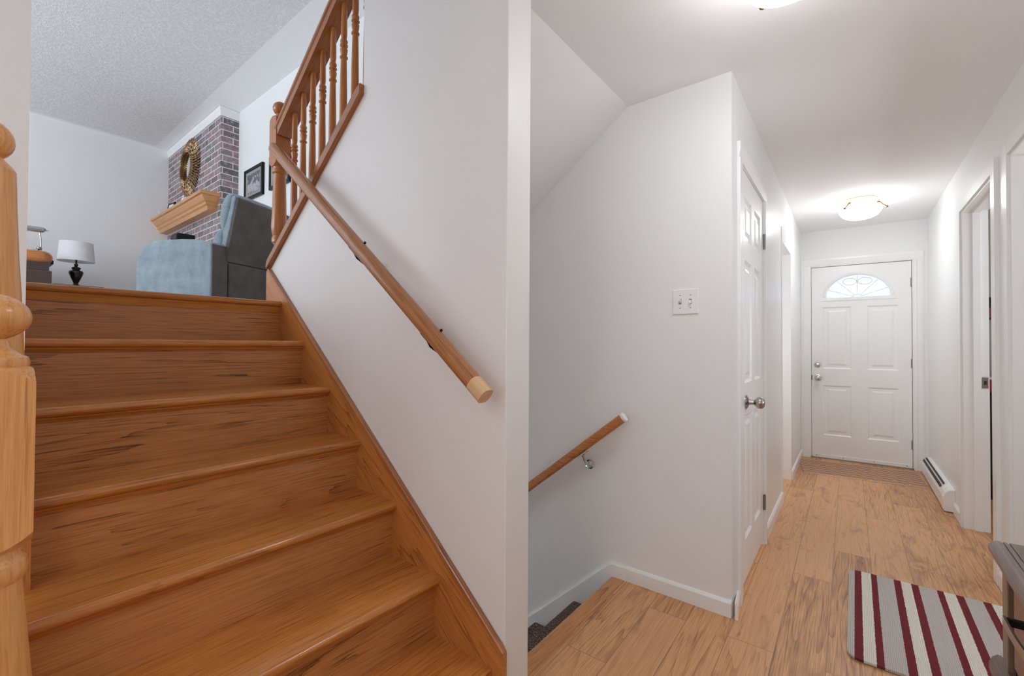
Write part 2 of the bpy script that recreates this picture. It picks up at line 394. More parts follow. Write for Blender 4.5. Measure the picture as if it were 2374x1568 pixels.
# ------------------------------------------------------------------ floors and ceilings
fl = MB(); fl.box((-1.6, -2.6, -.04), (1.0, 1.07, 0)); fl.box((-.99, 1.07, -.04), (1.0, YF, 0)); fl.box((-.7, YF, -.04), (1.0, 6.1, 0)); fl.box((1.0, 1.4, -.04), (2.4, 6.1, 0)); fl.box((-1.5, 3.6, -.04), (-.7, 5.95, 0))
struct(fl, 'floor', FLOOR, 'warm oak laminate plank floor of the hallway', 'floor')
struct(MB().box((XFAR, -3.5, 1.2), (-2.56, YF, ZL-.002)).box((-2.56, -3.5, 1.2), (-2.41, 1.07, ZL-.002)).box((-2.41, -2.6, .3), (-2.36, .117, ZL-.002)), 'floor_living', plain('pale_bounce_carpet', S(206, 200, 192), .95, bstr=.3),  # unseen floor, pale carpet added to bounce light up to the ceiling
       'raised living room floor behind the top step', 'floor')
struct(MB().box((XC, -2.6, ZC), (1.0, 6.1, ZC+.12)).box((1.0, 1.4, ZC), (2.4, 6.1, ZC+.12)), 'ceiling', CEIL, 'smooth white hallway ceiling', 'ceiling')
struct(MB().box((XFAR-.1, -3.5, ZLC), (-.8, YF+.1, ZLC+.1)), 'ceiling_living', POP, 'textured popcorn ceiling over the living room and stairs', 'ceiling')
# underside and body of the upper flight over the basement stairs
saw = [(XC, ZC), (-2.55, ZC-.717*1.598), (-2.55, ZL)]
for k in range(7):
    x = -2.55+k*.24; z = ZL+(k+1)*.2; saw += [(x, z), (min(x+.24, XC), z)]
struct(MB().xz(saw, YW1, YF), 'ceiling_stair', WALL, 'sloping white underside of the upper flight over the basement stairs', 'ceiling')

# ------------------------------------------------------------------ walls
wp = [(-.881, -1.8), (-.881, ZLC), (-1.68, ZLC), (-1.68, cap(-1.68)-.045), (-2.55, cap(-2.55)-.045), (-2.55, -1.8)]
struct(MB().xz(wp, YW0, YW1), 'wall_stair', GLOSS, 'white wall carrying the oak handrail beside the steps', 'wall', bevel=.004)
struct(MB().box((-2.35, -2.6, NZ(2)+.001), (-1.6, .117, ZLC)), 'wall_left', WALL, 'white wall end behind the newel posts at the foot of the stairs', 'wall')  # unseen depth extended to block part of the living room window light
struct(MB().box((XFAR-.12, -3.5, 1.2), (XFAR, YF+.12, ZLC)), 'wall_far', WALL, 'blue grey lit far wall of the living room behind the lamp', 'wall')
struct(MB().box((XFAR, YF, -1.8), (-.4606, YF+.12, ZLC)), 'wall_back', WALL, 'long white wall with the light switch and framed pictures', 'wall')
struct(MB().box((XC, -2.6, ZC+.12), (XC+.06, YW0, ZLC)).box((XC, YW1, ZC+.12), (XC+.06, YF, ZLC)), 'wall_header', WALL, 'white header wall above the hallway ceiling edge', 'wall')
struct(MB().box((XFAR, -3.62, 1.2), (-7.0, -3.5, ZLC)).box((-3.4, -3.62, 1.2), (-2.28, -3.5, ZLC)).box((-7.0, -3.62, 1.2), (-3.4, -3.5, 2.1)).box((-7.0, -3.62, 3.7), (-3.4, -3.5, ZLC)),
       'wall_living_window', WALL, 'white living room wall holding the wide window', 'wall')
struct(MB().box((-1.72, -2.72, 0), (-1.45, -2.6, ZC)).box((.55, -2.72, 0), (1, -2.6, ZC)).box((-1.45, -2.72, 0), (.55, -2.6, .7)).box((-1.45, -2.72, 2.28), (.55, -2.6, ZC)),
       'wall_room_window', WALL, 'white wall with a window behind the viewer', 'wall')
struct(MB().box((-2.4, -2.6, 1.2), (-2.28, -3.5, ZLC)), 'wall_living_side', WALL, 'white side wall of the living room near the stairs', 'wall')
struct(MB().box((-3.4, YW1, -1.9), (-.9, YF, -1.8)).box((-3.5, YW1, -1.9), (-3.4, YF, 1.2)).box((-3.4, YW0-.02, -1.8), (-2.55, YW1, 1.2)), 'wall_basement', WALL, 'white walls at the bottom of the basement stairs', 'wall')

def plan(mb, line, t, y0, y1, z0, z1):
    mb.xy([(line(y0), y0), (line(y1), y1), (line(y1)+t, y1), (line(y0)+t, y0)], z0, z1)
LT, RT = -.12, .117
m_ = MB(); plan(m_, lx, LT, YF+.12, 2.37, 0, ZC); plan(m_, lx, LT, 2.37, 3.065, 2.075, ZC); plan(m_, lx, LT, 3.065, 4.0, 0, ZC)
plan(m_, lx, LT, 4.0, 4.7, 2.03, ZC); plan(m_, lx, LT, 4.7, 5.95, 0, ZC)
struct(m_, 'wall_hall_left', GLOSS, 'glossy white left wall of the hallway with the closet door', 'wall')
m_ = MB(); plan(m_, rxw, RT, -2.6, 2.25, 0, ZC); plan(m_, rxw, RT, 2.25, 3.07, 2.10, ZC); plan(m_, rxw, RT, 3.07, 3.36, 0, ZC)
plan(m_, rxw, RT, 3.36, 4.19, 2.10, ZC); plan(m_, rxw, RT, 4.19, 6.0, 0, ZC)
struct(m_, 'wall_right', GLOSS, 'glossy white right wall of the hallway with two door openings', 'wall')
def eseg(mb, x0, x1, z0, z1, d0=0, d1=.14): mb.xy([(x0, ey(x0)+d0), (x1, ey(x1)+d0), (x1, ey(x1)+d1), (x0, ey(x0)+d1)], z0, z1)
m_ = MB(); eseg(m_, -.75, -.455, 0, ZC); eseg(m_, .38, .62, 0, ZC); eseg(m_, -.455, .38, 2.052, ZC)
struct(m_, 'wall_end', WALL, 'white end wall around the front door', 'wall')
# rooms beyond the openings
struct(MB().box((.62, 5.5, 0), (2.4, 5.62, ZC)).box((2.3, 1.5, 0), (2.4, 5.5, .7)).box((2.3, 1.5, 1.95), (2.4, 5.5, ZC)).box((2.3, 1.5, .7), (2.4, 2.1, 1.95)).box((2.3, 3.9, .7), (2.4, 5.5, 1.95)).box((.69, 1.4, 0), (2.4, 1.5, ZC)), 'wall_side_room', BEIGE, 'beige wall of the room glimpsed through the right doorway', 'wall')
struct(MB().box((-1.5, 3.7, 0), (-1.4, 5.9, ZC)).box((-1.4, 3.6, 0), (-.64, 3.7, ZC)).box((-1.4, 5.85, 0), (-.64, 5.95, ZC)), 'wall_alcove', WALL, 'white walls inside the left hallway opening', 'wall')
struct(MB().box((-.7, 3.6, ZC), (-1.5, 5.95, ZC+.1)), 'ceiling_alcove', CEIL, 'white ceiling inside the left hallway opening', 'ceiling')

# baseboards
def bboard(name, label, pts, h=.078, t=.013, mat=TRIM):
    mb = MB()
    for (a, b) in zip(pts, pts[1:]):
        a, b = Vector((*a, 0)), Vector((*b, 0)); d = (b-a).normalized(); n = Vector((d.y, -d.x, 0))*-1
        sec = [(0, 0), (t, 0), (t, h-.012), (t*.45, h), (0, h)]
        mb.extrude(sec, lambda p, q: a+n*p+Vector((0, 0, q)), lambda p, q: b+n*p+Vector((0, 0, q)))
    return struct(mb, name, mat, label, 'baseboard')
bboard('baseboard_switch', 'white baseboard under the light switch beside the basement stairs', [(-.462, YF), (-.952, YF)][::-1][::-1], .072)
bboard('baseboard_left', 'short white baseboard between switch corner and closet casing', [(lx(2.282), 2.275), (-.448, 2.149)], .072)
bboard('baseboard_hall', 'white baseboard right of the closet door', [(lx(4.0), 4.0), (lx(3.155), 3.155)])
bboard('baseboard_door', 'white baseboard beside the front door mat', [(lx(5.77), 5.77), (lx(4.7), 4.7)])
bboard('baseboard_right', 'white baseboard below the right wall between heater and doorway', [(rxw(4.25), 4.25), (rxw(4.5), 4.5)])
bboard('baseboard_right_near', 'white baseboard between the two right doorways', [(rxw(3.14), 3.14), (rxw(3.285), 3.285)])
struct(MB().xz([(-.952, .066), (-.952, -.4), (-1.6, -1.05), (-1.6, -.448), (-1.045, .055), (-1.02, .064)], YF-.02, YF), 'trim_1', TRIM, 'white sloping skirt along the basement stairs', 'trim')
struct(MB().xz([(-.875, .07), (-.875, -.05), (-2.5, -1.6), (-2.5, -1.28), (-.99, .07)], YW1, YW1+.016), 'trim_2', TRIM, 'white skirt on the basement side of the stair wall', 'trim')

# ------------------------------------------------------------------ main staircase
st = thing('staircase', 'varnished oak staircase rising to the living room', 'staircase', kind='thing')
NT = .03
def nosed(x0, x1, z, y0, y1):                    # tread section, bullnosed at x1 (towards the viewer)
    sec = [(x0, z-NT), (x0, z)]
    for i in range(9):
        a = PI/2-PI*i/8; sec.append((x1-NT/2+NT/2*math.cos(a), z-NT/2+NT/2*math.sin(a)))
    return MB().xz(sec, y0, y1)
for k in range(7):
    yl = -.2 if k < 3 else .134
    back = NX(k+1)-.028 if k < 6 else -2.56
    autosmooth(nosed(back, NX(k), NZ(k), yl, YW).build('tread', TREAD, st), .9)
    zb = 0 if k == 0 else NZ(k-1)
    yr = .134 if k == 3 else yl
    MB().box((NX(k)-.046, yl if k != 3 else .118, zb), (NX(k)-.028, YW, NZ(k)-NT)).build('riser', RISER, st)
    zt = NZ(k)-NT; xr = NX(k)-.028
    hgt = .016 if k < 6 else .03
    sec = [(xr, zt), (xr+.016, zt), (xr+.013, zt-.006), (xr+.006, zt-hgt*.8), (xr+.004, zt-hgt), (xr, zt-hgt)]
    MB().xz(sec, yl, YW).build('cove_moulding', TREAD, st)
# skirt boards
sk = lambda x: .246-.814*(x+.871)
poly = [(-.872, 0), (-.872, sk(-.872)), (-2.53, sk(-2.53)), (-2.548, 1.585), (-2.548, 1.385), (-2.35, 1.06), (-1.2, .06), (-1.1, 0)]
MB().xz(poly, YW, YW0-.0012).build('skirt_board', SKIRT, st)
MB().sweep([(-.011, -.012), (.0085, -.012), (.0085, 0), (.006, .003), (-.008, .003), (-.011, 0)], (-.872, YW+.009, sk(-.872)+.002), (-2.53, YW+.009, sk(-2.53)+.002)).build('skirt_cap', RAILW, st)
lp = [(-1.6, NZ(2)), (-1.6, NZ(3)+.002), (-2.41, NZ(3)+.002+.85*.81), (-2.41, 1.2), (-1.66, NZ(2))]
MB().xz(lp, .118, .134).build('skirt_board', SKIRT, st)
MB().box((-1.6, .118, NZ(2)), (-1.592, .134, NZ(3))).build('skirt_end', OAK[2], st)

# newel pieces
def block(mb, c, h, z0, z1, rise=.02, n=8):
    """square block whose ends are turned to a shallow dome"""
    per = []
    for sx, sy, dx, dy in ((1, -1, 0, 1), (1, 1, -1, 0), (-1, 1, 0, -1), (-1, -1, 1, 0)):
        for i in range(n): per.append((sx*h+dx*2*h*i/n, sy*h+dy*2*h*i/n))
    bm = mb.bm; lo, hi, li, hi2 = [], [], [], []
    for x, y in per:
        d2 = (x*x+y*y-h*h)/(h*h); r = math.hypot(x, y)
        lo.append(bm.verts.new((c[0]+x, c[1]+y, z0+rise*d2))); hi.append(bm.verts.new((c[0]+x, c[1]+y, z1-rise*d2)))
        li.append(bm.verts.new((c[0]+x/r*h*.93, c[1]+y/r*h*.93, z0-.002))); hi2.append(bm.verts.new((c[0]+x/r*h*.93, c[1]+y/r*h*.93, z1+.002)))
    q = len(per)
    for A, B in ((li, lo), (lo, hi), (hi, hi2)):
        for i in range(q): bm.faces.new((A[i], A[(i+1) % q], B[(i+1) % q], B[i]))
    bm.faces.new(li); bm.faces.new(hi2); return mb
def ballprof(r, zc, h=None, rn=.0):
    h = h or r
    return [(max(rn if i == 0 else .0005, r*math.sin(PI*i/14)), zc-h*math.cos(PI*i/14)) for i in range(15)]

nw = thing('newel_post', 'nearest honey oak newel post with square block at the frame edge', 'newel post', (-1.0, .035, Z0+.004))
b0 = -Z0
autosmooth(block(MB(), (0, 0), .047, 0, .22, .012).build('base_block', NEWEL, nw), .5)
autosmooth(MB().lathe([(.04, .22), (.044, .235), (.038, .25), (.034, .262), (.044, .30), (.056, .37), (.058, .42), (.055, .47), (.049, .55), (.043, .63), (.041, .66)]).build('turned_shaft', NEWEL, nw), .5)
autosmooth(MB().lathe([(.03, .655), (.042, .660), (.046, .668), (.047, .678), (.045, .688), (.038, .696), (.036, .71), (.04, .72)]).build('ring_moulding', NEWEL, nw), .5)
autosmooth(block(MB(), (0, 0), .047, .712, .972, .022).build('square_block', NEWEL, nw), .5)
autosmooth(MB().lathe([(.03, .965), (.043, .972), (.045, .98), (.043, .988), (.036, .992), (.03, .997), (.024, 1.004), (.022, 1.012)]+
                      [(p, z+b0) for p, z in ballprof(.046, 1.2315, .035)[2:]]).build('finial', NEWEL, nw), .7)
nt_ = thing('newel_post', 'tall round tapered oak newel post against the white wall end', 'newel post', (-1.334, .04, NZ(1)+.0008))
z1_ = -NZ(1)
autosmooth(MB().lathe([(r, z+z1_) for r, z in [(.05, NZ(1)), (.054, .45), (.0605, .9), (.058, 1.166), (.0535, 1.27), (.048, 1.368), (.044, 1.47), (.0425, 1.52), (.042, 1.534)]]).build('turned_shaft', NEWEL, nt_), .5)
autosmooth(MB().lathe([(r, z+z1_) for r, z in [(.042, 1.534), (.038, 1.542), (.031, 1.55), (.026, 1.556), (.024, 1.56)]+ballprof(.04, 1.592)[3:]]).build('finial', NEWEL, nt_), .8)

# ------------------------------------------------------------------ balustrade of the upper flight
YB = YW0+.048
ba = thing('balustrade', 'slanting oak balustrade of the upper flight with turned balusters', 'railing', (0, 0, 0))
capsec = lambda x, dz: (x, cap(x)+dz)
MB().xz([capsec(-2.552, -.045), capsec(-2.556, -.02), capsec(-2.545, 0), (-1.70, cap(-1.70)), (-1.672, cap(-1.672)-.01), (-1.672, cap(-1.672)-.055)], YW0-.022, YW1+.012).build('cap_board', RAILUP, ba, bevel=.004)
RSL = .78; rb = lambda x: 2.425+RSL*(x+2.386)            # underside of the top rail
rsec = [(-.04, 0), (.04, 0), (.04, .012), (.035, .018), (.037, .038), (.043, .046), (.043, .06), (.026, .078), (-.026, .078), (-.043, .06), (-.043, .046), (-.037, .038), (-.035, .018), (-.04, .012)]
xa, xb = -2.50, -1.25
MB().sweep(rsec, (xa, YB, rb(xa)), (xb, YB, rb(xb))).build('top_rail', RAILUP, ba)
def baluster_mesh():
    return MB().lathe([(.0165, 0), (.0175, .1), (.0165, .25), (.0145, .36), (.0135, .40), (.0125, .405), (.018, .411), (.018, .417), (.0125, .422), (.0155, .436), (.0175, .452), (.012, .462), (.018, .468), (.018, .474),
                       (.012, .479), (.017, .487), (.017, .494), (.012, .502), (.0145, .525), (.0135, .6), (.012, .67)], seg=20)
for k in range(9):
    x = -2.386+.0945*k
    zt, zb = rb(x)+.004, cap(x)-.004
    o = autosmooth(baluster_mesh().build('baluster', BAL, ba), .5); o.location = (x, YB, zb); o.scale = (1, 1, (zt-zb)/.67)
un = (-2.555, YB)
zfoot = cap(-2.5)-.03
autosmooth(block(MB(), un, .040, 2.175, 2.452, .018).build('newel_block', BAL, ba), .5)
o = autosmooth(MB().lathe([(.018, zfoot), (.02, zfoot+.03), (.026, zfoot+.055), (.02, zfoot+.075), (.024, zfoot+.09), (.036, zfoot+.105), (.037, zfoot+.125), (.032, zfoot+.14), (.036, zfoot+.155), (.04, zfoot+.19), (.037, zfoot+.26),
       (.033, 2.08), (.031, 2.12), (.032, 2.135), (.039, 2.142), (.039, 2.155), (.033, 2.162), (.036, 2.176)], (un[0], un[1], 0)).build('newel_shaft', BAL, ba), .5)
autosmooth(MB().lathe([(.034, 2.450), (.032, 2.456), (.024, 2.462), (.020, 2.468), (.022, 2.473)]+ballprof(.039, 2.505)[2:], (un[0], un[1], 0)).build('newel_ball', BAL, ba), .8)

# ------------------------------------------------------------------ wall handrails
def oval(w, h, n=20): return [(w/2*math.copysign(abs(math.cos(t))**.75, math.cos(t)), h/2*math.copysign(abs(math.sin(t))**.75, math.sin(t))) for t in [2*PI*i/n for i in range(n)]]
hr = thing('handrail', 'worn oak handrail with pale cut end on the wall above the oak steps', 'handrail')
A = Vector((-2.30, .995, 2.168)); B = Vector((-.884, .995, 1.043)); d = (B-A).normalized()
autosmooth(MB().sweep(oval(.05, .052), A, B-d*.062).build('rail', RAILW, hr), .6)
e = autosmooth(MB().sweep(oval(.0505, .0525), B-d*.062, B).build('rail_end', RAILEND, hr), .6); e['label'] = 'pale bare wood end'
def bracket(par, p, d, yw, mat, s=1.0, screws=True):
    u = Vector((-d.z, 0, d.x)).normalized()
    if u.z < 0: u = -u
    base = p-u*.028*s
    wallp = Vector((base.x, yw-.004, base.z-.055*s))
    mb = MB().tube([base, base+Vector((0, .012, -.02))*s, Vector((base.x, yw-.03, base.z-.05*s)), wallp], .0065*s)
    mb.lathe([(.004, 0), (.022*s, .001), (.022*s, .004), (.012*s, .009), (.004, .01)], (wallp.x, yw, wallp.z), 20, axis=1, rot=Matrix.Rotation(PI, 3, 'Z'))
    o = autosmooth(mb.build('bracket', mat, par), .6)
    sec = [(-.012, -.002), (.012, -.002), (.012, .002), (-.012, .002)]
    MB().sweep(sec, base-d*.035+u*.002, base+d*.035+u*.002).build('saddle_plate', mat, o)
    return o
for t in (.52, .83):
    p = A.lerp(B, t); br_ = bracket(hr, p, d, YW0, BLACKM)
    u = Vector((-d.z, 0, d.x)); 
    for q in (-1, 1):
        c = p+u*.028*q+Vector((0, .012, 0))+d*(.02*q); 
        MB().ellipsoid(c, (.005, .005, .006), 10, 6).build('screw', BLACKM, br_, True)
h2 = thing('handrail', 'round oak handrail with chrome bracket descending the basement stairs', 'handrail')
A2 = Vector((-.934, 2.09, .842)); B2 = Vector((-2.3, 2.09, -.245)); d2 = (B2-A2).normalized()
autosmooth(MB().sweep(oval(.038, .046), A2+d2*.012, B2).build('rail', OAK[0], h2), .6)
e = autosmooth(MB().sweep(oval(.0385, .0465), A2, A2+d2*.012).build('rail_end', PLATE, h2), .6); e['label'] = 'white painted rail end'
bracket(h2, A2.lerp(B2, .185), d2, YF, CHROME, 1.15)

# ------------------------------------------------------------------ basement stairs and floor nosing
o = MB()
sec = [(-.955, .0005), (-.955, -.04), (-.975, -.06), (-1.0, -.06)]
sec = [(-.958, .004), (-.958, -.03), (-1.005, -.05), (-1.025, -.03), (-1.033, -.012), (-1.030, -.002), (-1.022, .004)]
tag(MB().xz(sec, YW1+.018, YF-.022).build('stair_nosing', wood('laminate_nosing', 1, S(116, 70, 40), S(186, 124, 74), S(214, 156, 100), .3, contrast=1.3, along=.12), smooth=False), 'brown wood nosing strip along the floor edge above the carpeted stairs', 'nosing')
bs = thing('carpeted_stairs', 'brown speckled carpet stairs going down beside the wood floor', 'stairs')
for k in range(5):
    xn = -1.258-.258*k; zt = -.20-.215*k
    sec = [(xn+.30, zt-.03), (xn+.30, zt), (xn+.03, zt)]
    sec = [(xn+.27, zt-.22), (xn+.27, zt)]
    for i in range(9):
        a = PI/2+PI*i/8; sec.append((xn+.022+.028*math.cos(a), zt-.028+.028*math.sin(a)))
    sec += [(xn+.03, zt-.07), (xn+.03, zt-.22)]
    autosmooth(MB().xz(sec, YW1+.018, YF-.022).build('carpet_step', CARPET, bs), .7)
MB().box((-.99, YW1+.018, -.25), (-.975, YF-.022, -.045)).build('carpet_riser', CARPET, bs)

# ------------------------------------------------------------------ doors
def panel_grid(mb, w, h, t, panels, skip=None, edge=.014, dep=.009):
    """front face at y=0 looking to -y, w along x from 0, z up; panels sunk with a raised field"""
    xs = sorted({0, w, *[p[0] for p in panels], *[p[2] for p in panels]}); zs = sorted({0, h, *[p[1] for p in panels], *[p[3] for p in panels]})
    if skip: xs = sorted({*xs, skip[0], skip[2]}); zs = sorted({*zs, skip[1], skip[3]})
    inside = lambda r, x, z: r[0] < x < r[2] and r[1] < z < r[3]
    for a, b in zip(xs, xs[1:]):
        for c, d_ in zip(zs, zs[1:]):
            mx, mz = (a+b)/2, (c+d_)/2
            if skip and inside(skip, mx, mz): continue
            if any(inside(p, mx, mz) for p in panels): continue
            mb.faces([(a, 0, c), (b, 0, c), (b, 0, d_), (a, 0, d_)], [(0, 1, 2, 3)])
    for p in panels:
        lv = [(0, 0), (edge, dep), (edge+.022, dep), (edge+.04, .002)]
        rings = [[(p[0]+i, y, p[1]+i), (p[2]-i, y, p[1]+i), (p[2]-i, y, p[3]-i), (p[0]+i, y, p[3]-i)] for i, y in lv]
        for A_, B_ in zip(rings, rings[1:]): mb.faces(A_+B_, [(k, (k+1) % 4, 4+(k+1) % 4, 4+k) for k in range(4)])
        mb.faces(rings[-1], [(0, 1, 2, 3)])
    mb.faces([(0, 0, 0), (w, 0, 0), (w, 0, h), (0, 0, h), (0, t, 0), (w, t, 0), (w, t, h), (0, t, h)], [(0, 1, 5, 4), (1, 2, 6, 5), (2, 3, 7, 6), (3, 0, 4, 7)]+([] if skip else [(4, 5, 6, 7)]))
    return mb
def knob(par, x, z, mat, s=1.0, plate=.034, name='knob'):
    R_ = Matrix.Rotation(PI, 3, 'Z')
    return autosmooth(MB().lathe([(.002, 0), (plate*s, 0), (plate*s, .004*s), (plate*.7*s, .010*s), (.013*s, .014*s), (.011*s, .034*s), (.016*s, .04*s), (.026*s, .05*s), (.0285*s, .06*s), (.026*s, .07*s), (.018*s, .078*s), (.003, .081*s)],
                       (x, 0, z), 28, axis=1, rot=R_).build(name, mat, par), .7)
def hinge(par, x, z, s=1):
    mb = MB().tube([(x, -.006, z-.045*s), (x, -.006, z+.045*s)], .0065*s, 10); mb.box((x-.012, -.002, z-.044*s), (x+.02, .001, z+.044*s))
    return mb.build('hinge', HINGE, par)

# front door, slightly skewed end wall
ang_e = math.atan(.05)
fd = thing('door_1', 'white front door with fan-shaped window at the hallway end', 'door', (-.443, ey(-.443)+.02, .012), (0, 0, ang_e), kind='structure')
W_, H_ = .8125, 2.028
LX0, LX1, LZ0, LZH = .125, .66, 1.694, .235
lite = (LX0-.05, LZ0-.035, LX1+.05, LZ0+LZH+.03)
pan = [(.098, .238, .342, .768), (.472, .238, .716, .768), (.098, .945, .342, 1.60), (.472, .945, .716, 1.60)]
mb = panel_grid(MB(), W_, H_, .044, pan, skip=lite)
cx_ = (LX0+LX1)/2; aa = (LX1-LX0)/2
NA = 24
# front and back skins round the half-ellipse opening and its reveal
def arc(i): t = PI*i/NA; return (cx_+aa*math.cos(t), LZ0+LZH*math.sin(t))
def outer(i):
    t = PI*i/NA; x = cx_+aa*1.2*math.cos(t)*1.5; x = min(max(x, lite[0]), lite[2]); z = LZ0+(lite[3]-LZ0)*min(1, math.sin(t)*1.6); return (x, z)
for y in (0, .044):
    for i in range(NA):
        (a, b), (c, d_), (e, f), (g, h) = arc(i), arc(i+1), outer(i+1), outer(i)
        mb.faces([(a, y, b), (c, y, d_), (e, y, f), (g, y, h)], [(0, 1, 2, 3)])
    mb.faces([(lite[0], y, lite[1]), (lite[2], y, lite[1]), (lite[2], y, LZ0), (lite[0], y, LZ0)], [(0, 1, 2, 3)])
for i in range(NA):
    (a, b), (c, d_) = arc(i), arc(i+1); mb.faces([(a, 0, b), (c, 0, d_), (c, .044, d_), (a, .044, b)], [(0, 1, 2, 3)])
mb.faces([(LX0, 0, LZ0), (LX1, 0, LZ0), (LX1, .044, LZ0), (LX0, .044, LZ0)], [(0, 1, 2, 3)])
mb.faces([(0, .0445, 0), (W_, .0445, 0), (W_, .0445, lite[1]), (0, .0445, lite[1])], [(0, 1, 2, 3)])
mb.faces([(0, .0445, lite[3]), (W_, .0445, lite[3]), (W_, .0445, H_), (0, .0445, H_)], [(0, 1, 2, 3)])
mb.faces([(0, .0445, lite[1]), (lite[0], .0445, lite[1]), (lite[0], .0445, lite[3]), (0, .0445, lite[3])], [(0, 1, 2, 3)])
mb.faces([(lite[2], .0445, lite[1]), (W_, .0445, lite[1]), (W_, .0445, lite[3]), (lite[2], .0445, lite[3])], [(0, 1, 2, 3)])
mb.build('door_slab', TRIM, fd)
# raised surround of the lite
mb = MB()
for i in range(NA):
    t0, t1 = PI*i/NA, PI*(i+1)/NA
    P_ = lambda t, k, y: (cx_+(aa+k)*math.cos(t), y, LZ0+(LZH+k)*math.sin(t))
    mb.faces([P_(t0, 0, -.006), P_(t1, 0, -.006), P_(t1, .012, -.010), P_(t0, .012, -.010), P_(t1, .03, 0), P_(t0, .03, 0), P_(t0, 0, .01), P_(t1, 0, .01)], [(0, 1, 2, 3), (3, 2, 4, 5), (0, 6, 7, 1)])
mb.xz([(LX0-.045, LZ0-.03), (LX1+.045, LZ0-.03), (LX1+.04, LZ0), (LX0-.04, LZ0)], -.008, .004)
mb.build('lite_surround', TRIM, fd)
gl = MB(); pts = [arc(i) for i in range(NA+1)]; gl.xz(pts, .018, .024)
g = gl.build('fan_pane', SHEER, fd); g['label'] = 'frosted half round glass pane'
mb = MB()
for deg in (22, 50, 90, 130, 158):
    t = math.radians(deg); mb.tube([(cx_+.035*math.cos(t), .015, LZ0+.03*math.sin(t)), (cx_+aa*.97*math.cos(t), .015, LZ0+LZH*.97*math.sin(t))], .0035, 6)
mb.tube([(cx_+.04*math.cos(PI*i/12), .015, LZ0+.03*math.sin(PI*i/12)) for i in range(13)], .0035, 6)
mb.build('grille', TRIM, fd)
mb = MB()
for q in (-1, 1): mb.tube([(cx_+q*.062+.058*math.cos(2*PI*i/20), .016, LZ0+.165+.035*math.sin(2*PI*i/20)) for i in range(21)], .002, 6)
mb.build('leaded_oval', plain('grey_caming', S(176, 176, 196), .5), fd)
knob(fd, .055, .845, CHROME); 
autosmooth(MB().lathe([(.002, 0), (.028, 0), (.028, .006), (.02, .012), (.017, .02), (.002, .021)], (.052, 0, .985), 24, axis=1, rot=Matrix.Rotation(PI, 3, 'Z')).build('deadbolt', CHROME, fd), .6)
MB().box((-.004, -.001, .82), (.004, .03, .87)).build('latch_plate', BLACKM, fd)
for z in (1.815, 1.02, .225): hinge(fd, W_+.004, z)
sw = MB().box((.004, -.008, 0), (W_-.004, 0, .03)).build('door_sweep', TRIM, fd)
for x in (.04, .27, .52, .77): MB().ellipsoid((x, -.009, .016), (.005, .003, .005), 8, 6).build('screw', HINGE, sw, True)
fr = MB()                                                               # frame and casing
def fcase(x0, x1, z0, z1, y0, y1): fr.box((x0, y0, z0), (x1, y1, z1))
fcase(-.012, -.004, 0, H_+.012, -.02, .12); fcase(W_+.004, W_+.012, 0, H_+.012, -.02, .12); fcase(-.012, W_+.012, H_+.004, H_+.012, -.02, .12)
fcase(-.011, .012, 0, H_+.011, .047, .065); fcase(W_-.012, W_+.011, 0, H_+.011, .047, .065); fcase(.012, W_-.012, H_-.012, H_+.011, .047, .065)
for (a, b) in ((-.095, -.012), (W_+.012, W_+.085)):
    fr.xy([(a, -.02), (a, -.036), (a+(b-a)*.3, -.036), (a+(b-a)*.36, -.032), (a+(b-a)*.8, -.03), (b, -.026), (b, -.02)], -.012, H_+.012)
fr.yz([(-.02, H_+.012), (-.026, H_+.012), (-.03, H_+.03), (-.036, H_+.07), (-.036, H_+.085), (-.02, H_+.085)], -.095, W_+.085)
fr.build('door_casing', TRIM, fd)
MB().box((-.02, -.01, -.012), (W_+.02, .14, 0)).build('sill', plain('grey_threshold', S(150, 146, 142), .5), fd)

# closet door in the left wall: local x along the wall away from the viewer, -y into the hall
def wall_frame(line_y, left=True):
    y = line_y; return
ang_l = PI/2+math.atan(PH)
cd = thing('door_2', 'white six-panel closet door with nickel knob in the left hallway wall', 'door', (lx(2.375)+.004-.004, 2.375, .03), (0, 0, ang_l), kind='structure')
CW, CH = .685, 2.04
px = [(.1, .30), (.385, .585)]
pz = [(.20, .82), (.98, 1.60), (1.70, 1.92)]
cpan = [(a, c, b, d_) for a, b in px for c, d_ in pz]
panel_grid(MB(), CW, CH, .035, cpan, edge=.014, dep=.010).build('door_slab', TRIM, cd)
k_ = knob(cd, .20-.075, .885, STEEL, 1.05)
for z in (1.80, .225): hinge(cd, CW+.005, z, 1.0)
fr = MB()
fr.box((-.006, -.002, -.03), (-.003, .10, CH+.004)); fr.box((CW+.003, -.002, -.03), (CW+.007, .10, CH+.004)); fr.box((-.006, -.002, CH+.006), (CW+.007, .10, CH+.010))
for (a, b) in ((-.1, -.006), (CW+.014, CW+.085)):
    fr.xy([(a, 0), (a, -.016), (a+(b-a)*.4, -.016), (b, -.010), (b, 0)], -.03, CH+.010)
fr.yz([(0, CH+.010), (-.010, CH+.010), (-.016, CH+.05), (-.016, CH+.085), (0, CH+.085)], -.1, CW+.085)
fr.build('door_casing', TRIM, cd)

# left opening corner and lining
op = MB()
for y0 in (4.7,):
    op.xy([(lx(y0)+.002, y0-.012), (lx(y0)+.002, y0), (lx(y0)-.125, y0), (lx(y0)-.125, y0-.012)], 0, 2.03)
op.xy([(lx(4.0)+.002, 4.0), (lx(4.7)+.002, 4.7), (lx(4.7)-.125, 4.7), (lx(4.0)-.125, 4.0)], 2.018, 2.03)
op.xy([(lx(4.0)+.006, 3.985), (lx(4.0)+.006, 4.008), (lx(4.0)-.125, 4.008), (lx(4.0)-.0, 3.985)], 0, 2.12)
struct(op, 'trim_3', TRIM, 'white lining of the left hallway opening near the front door', 'trim')

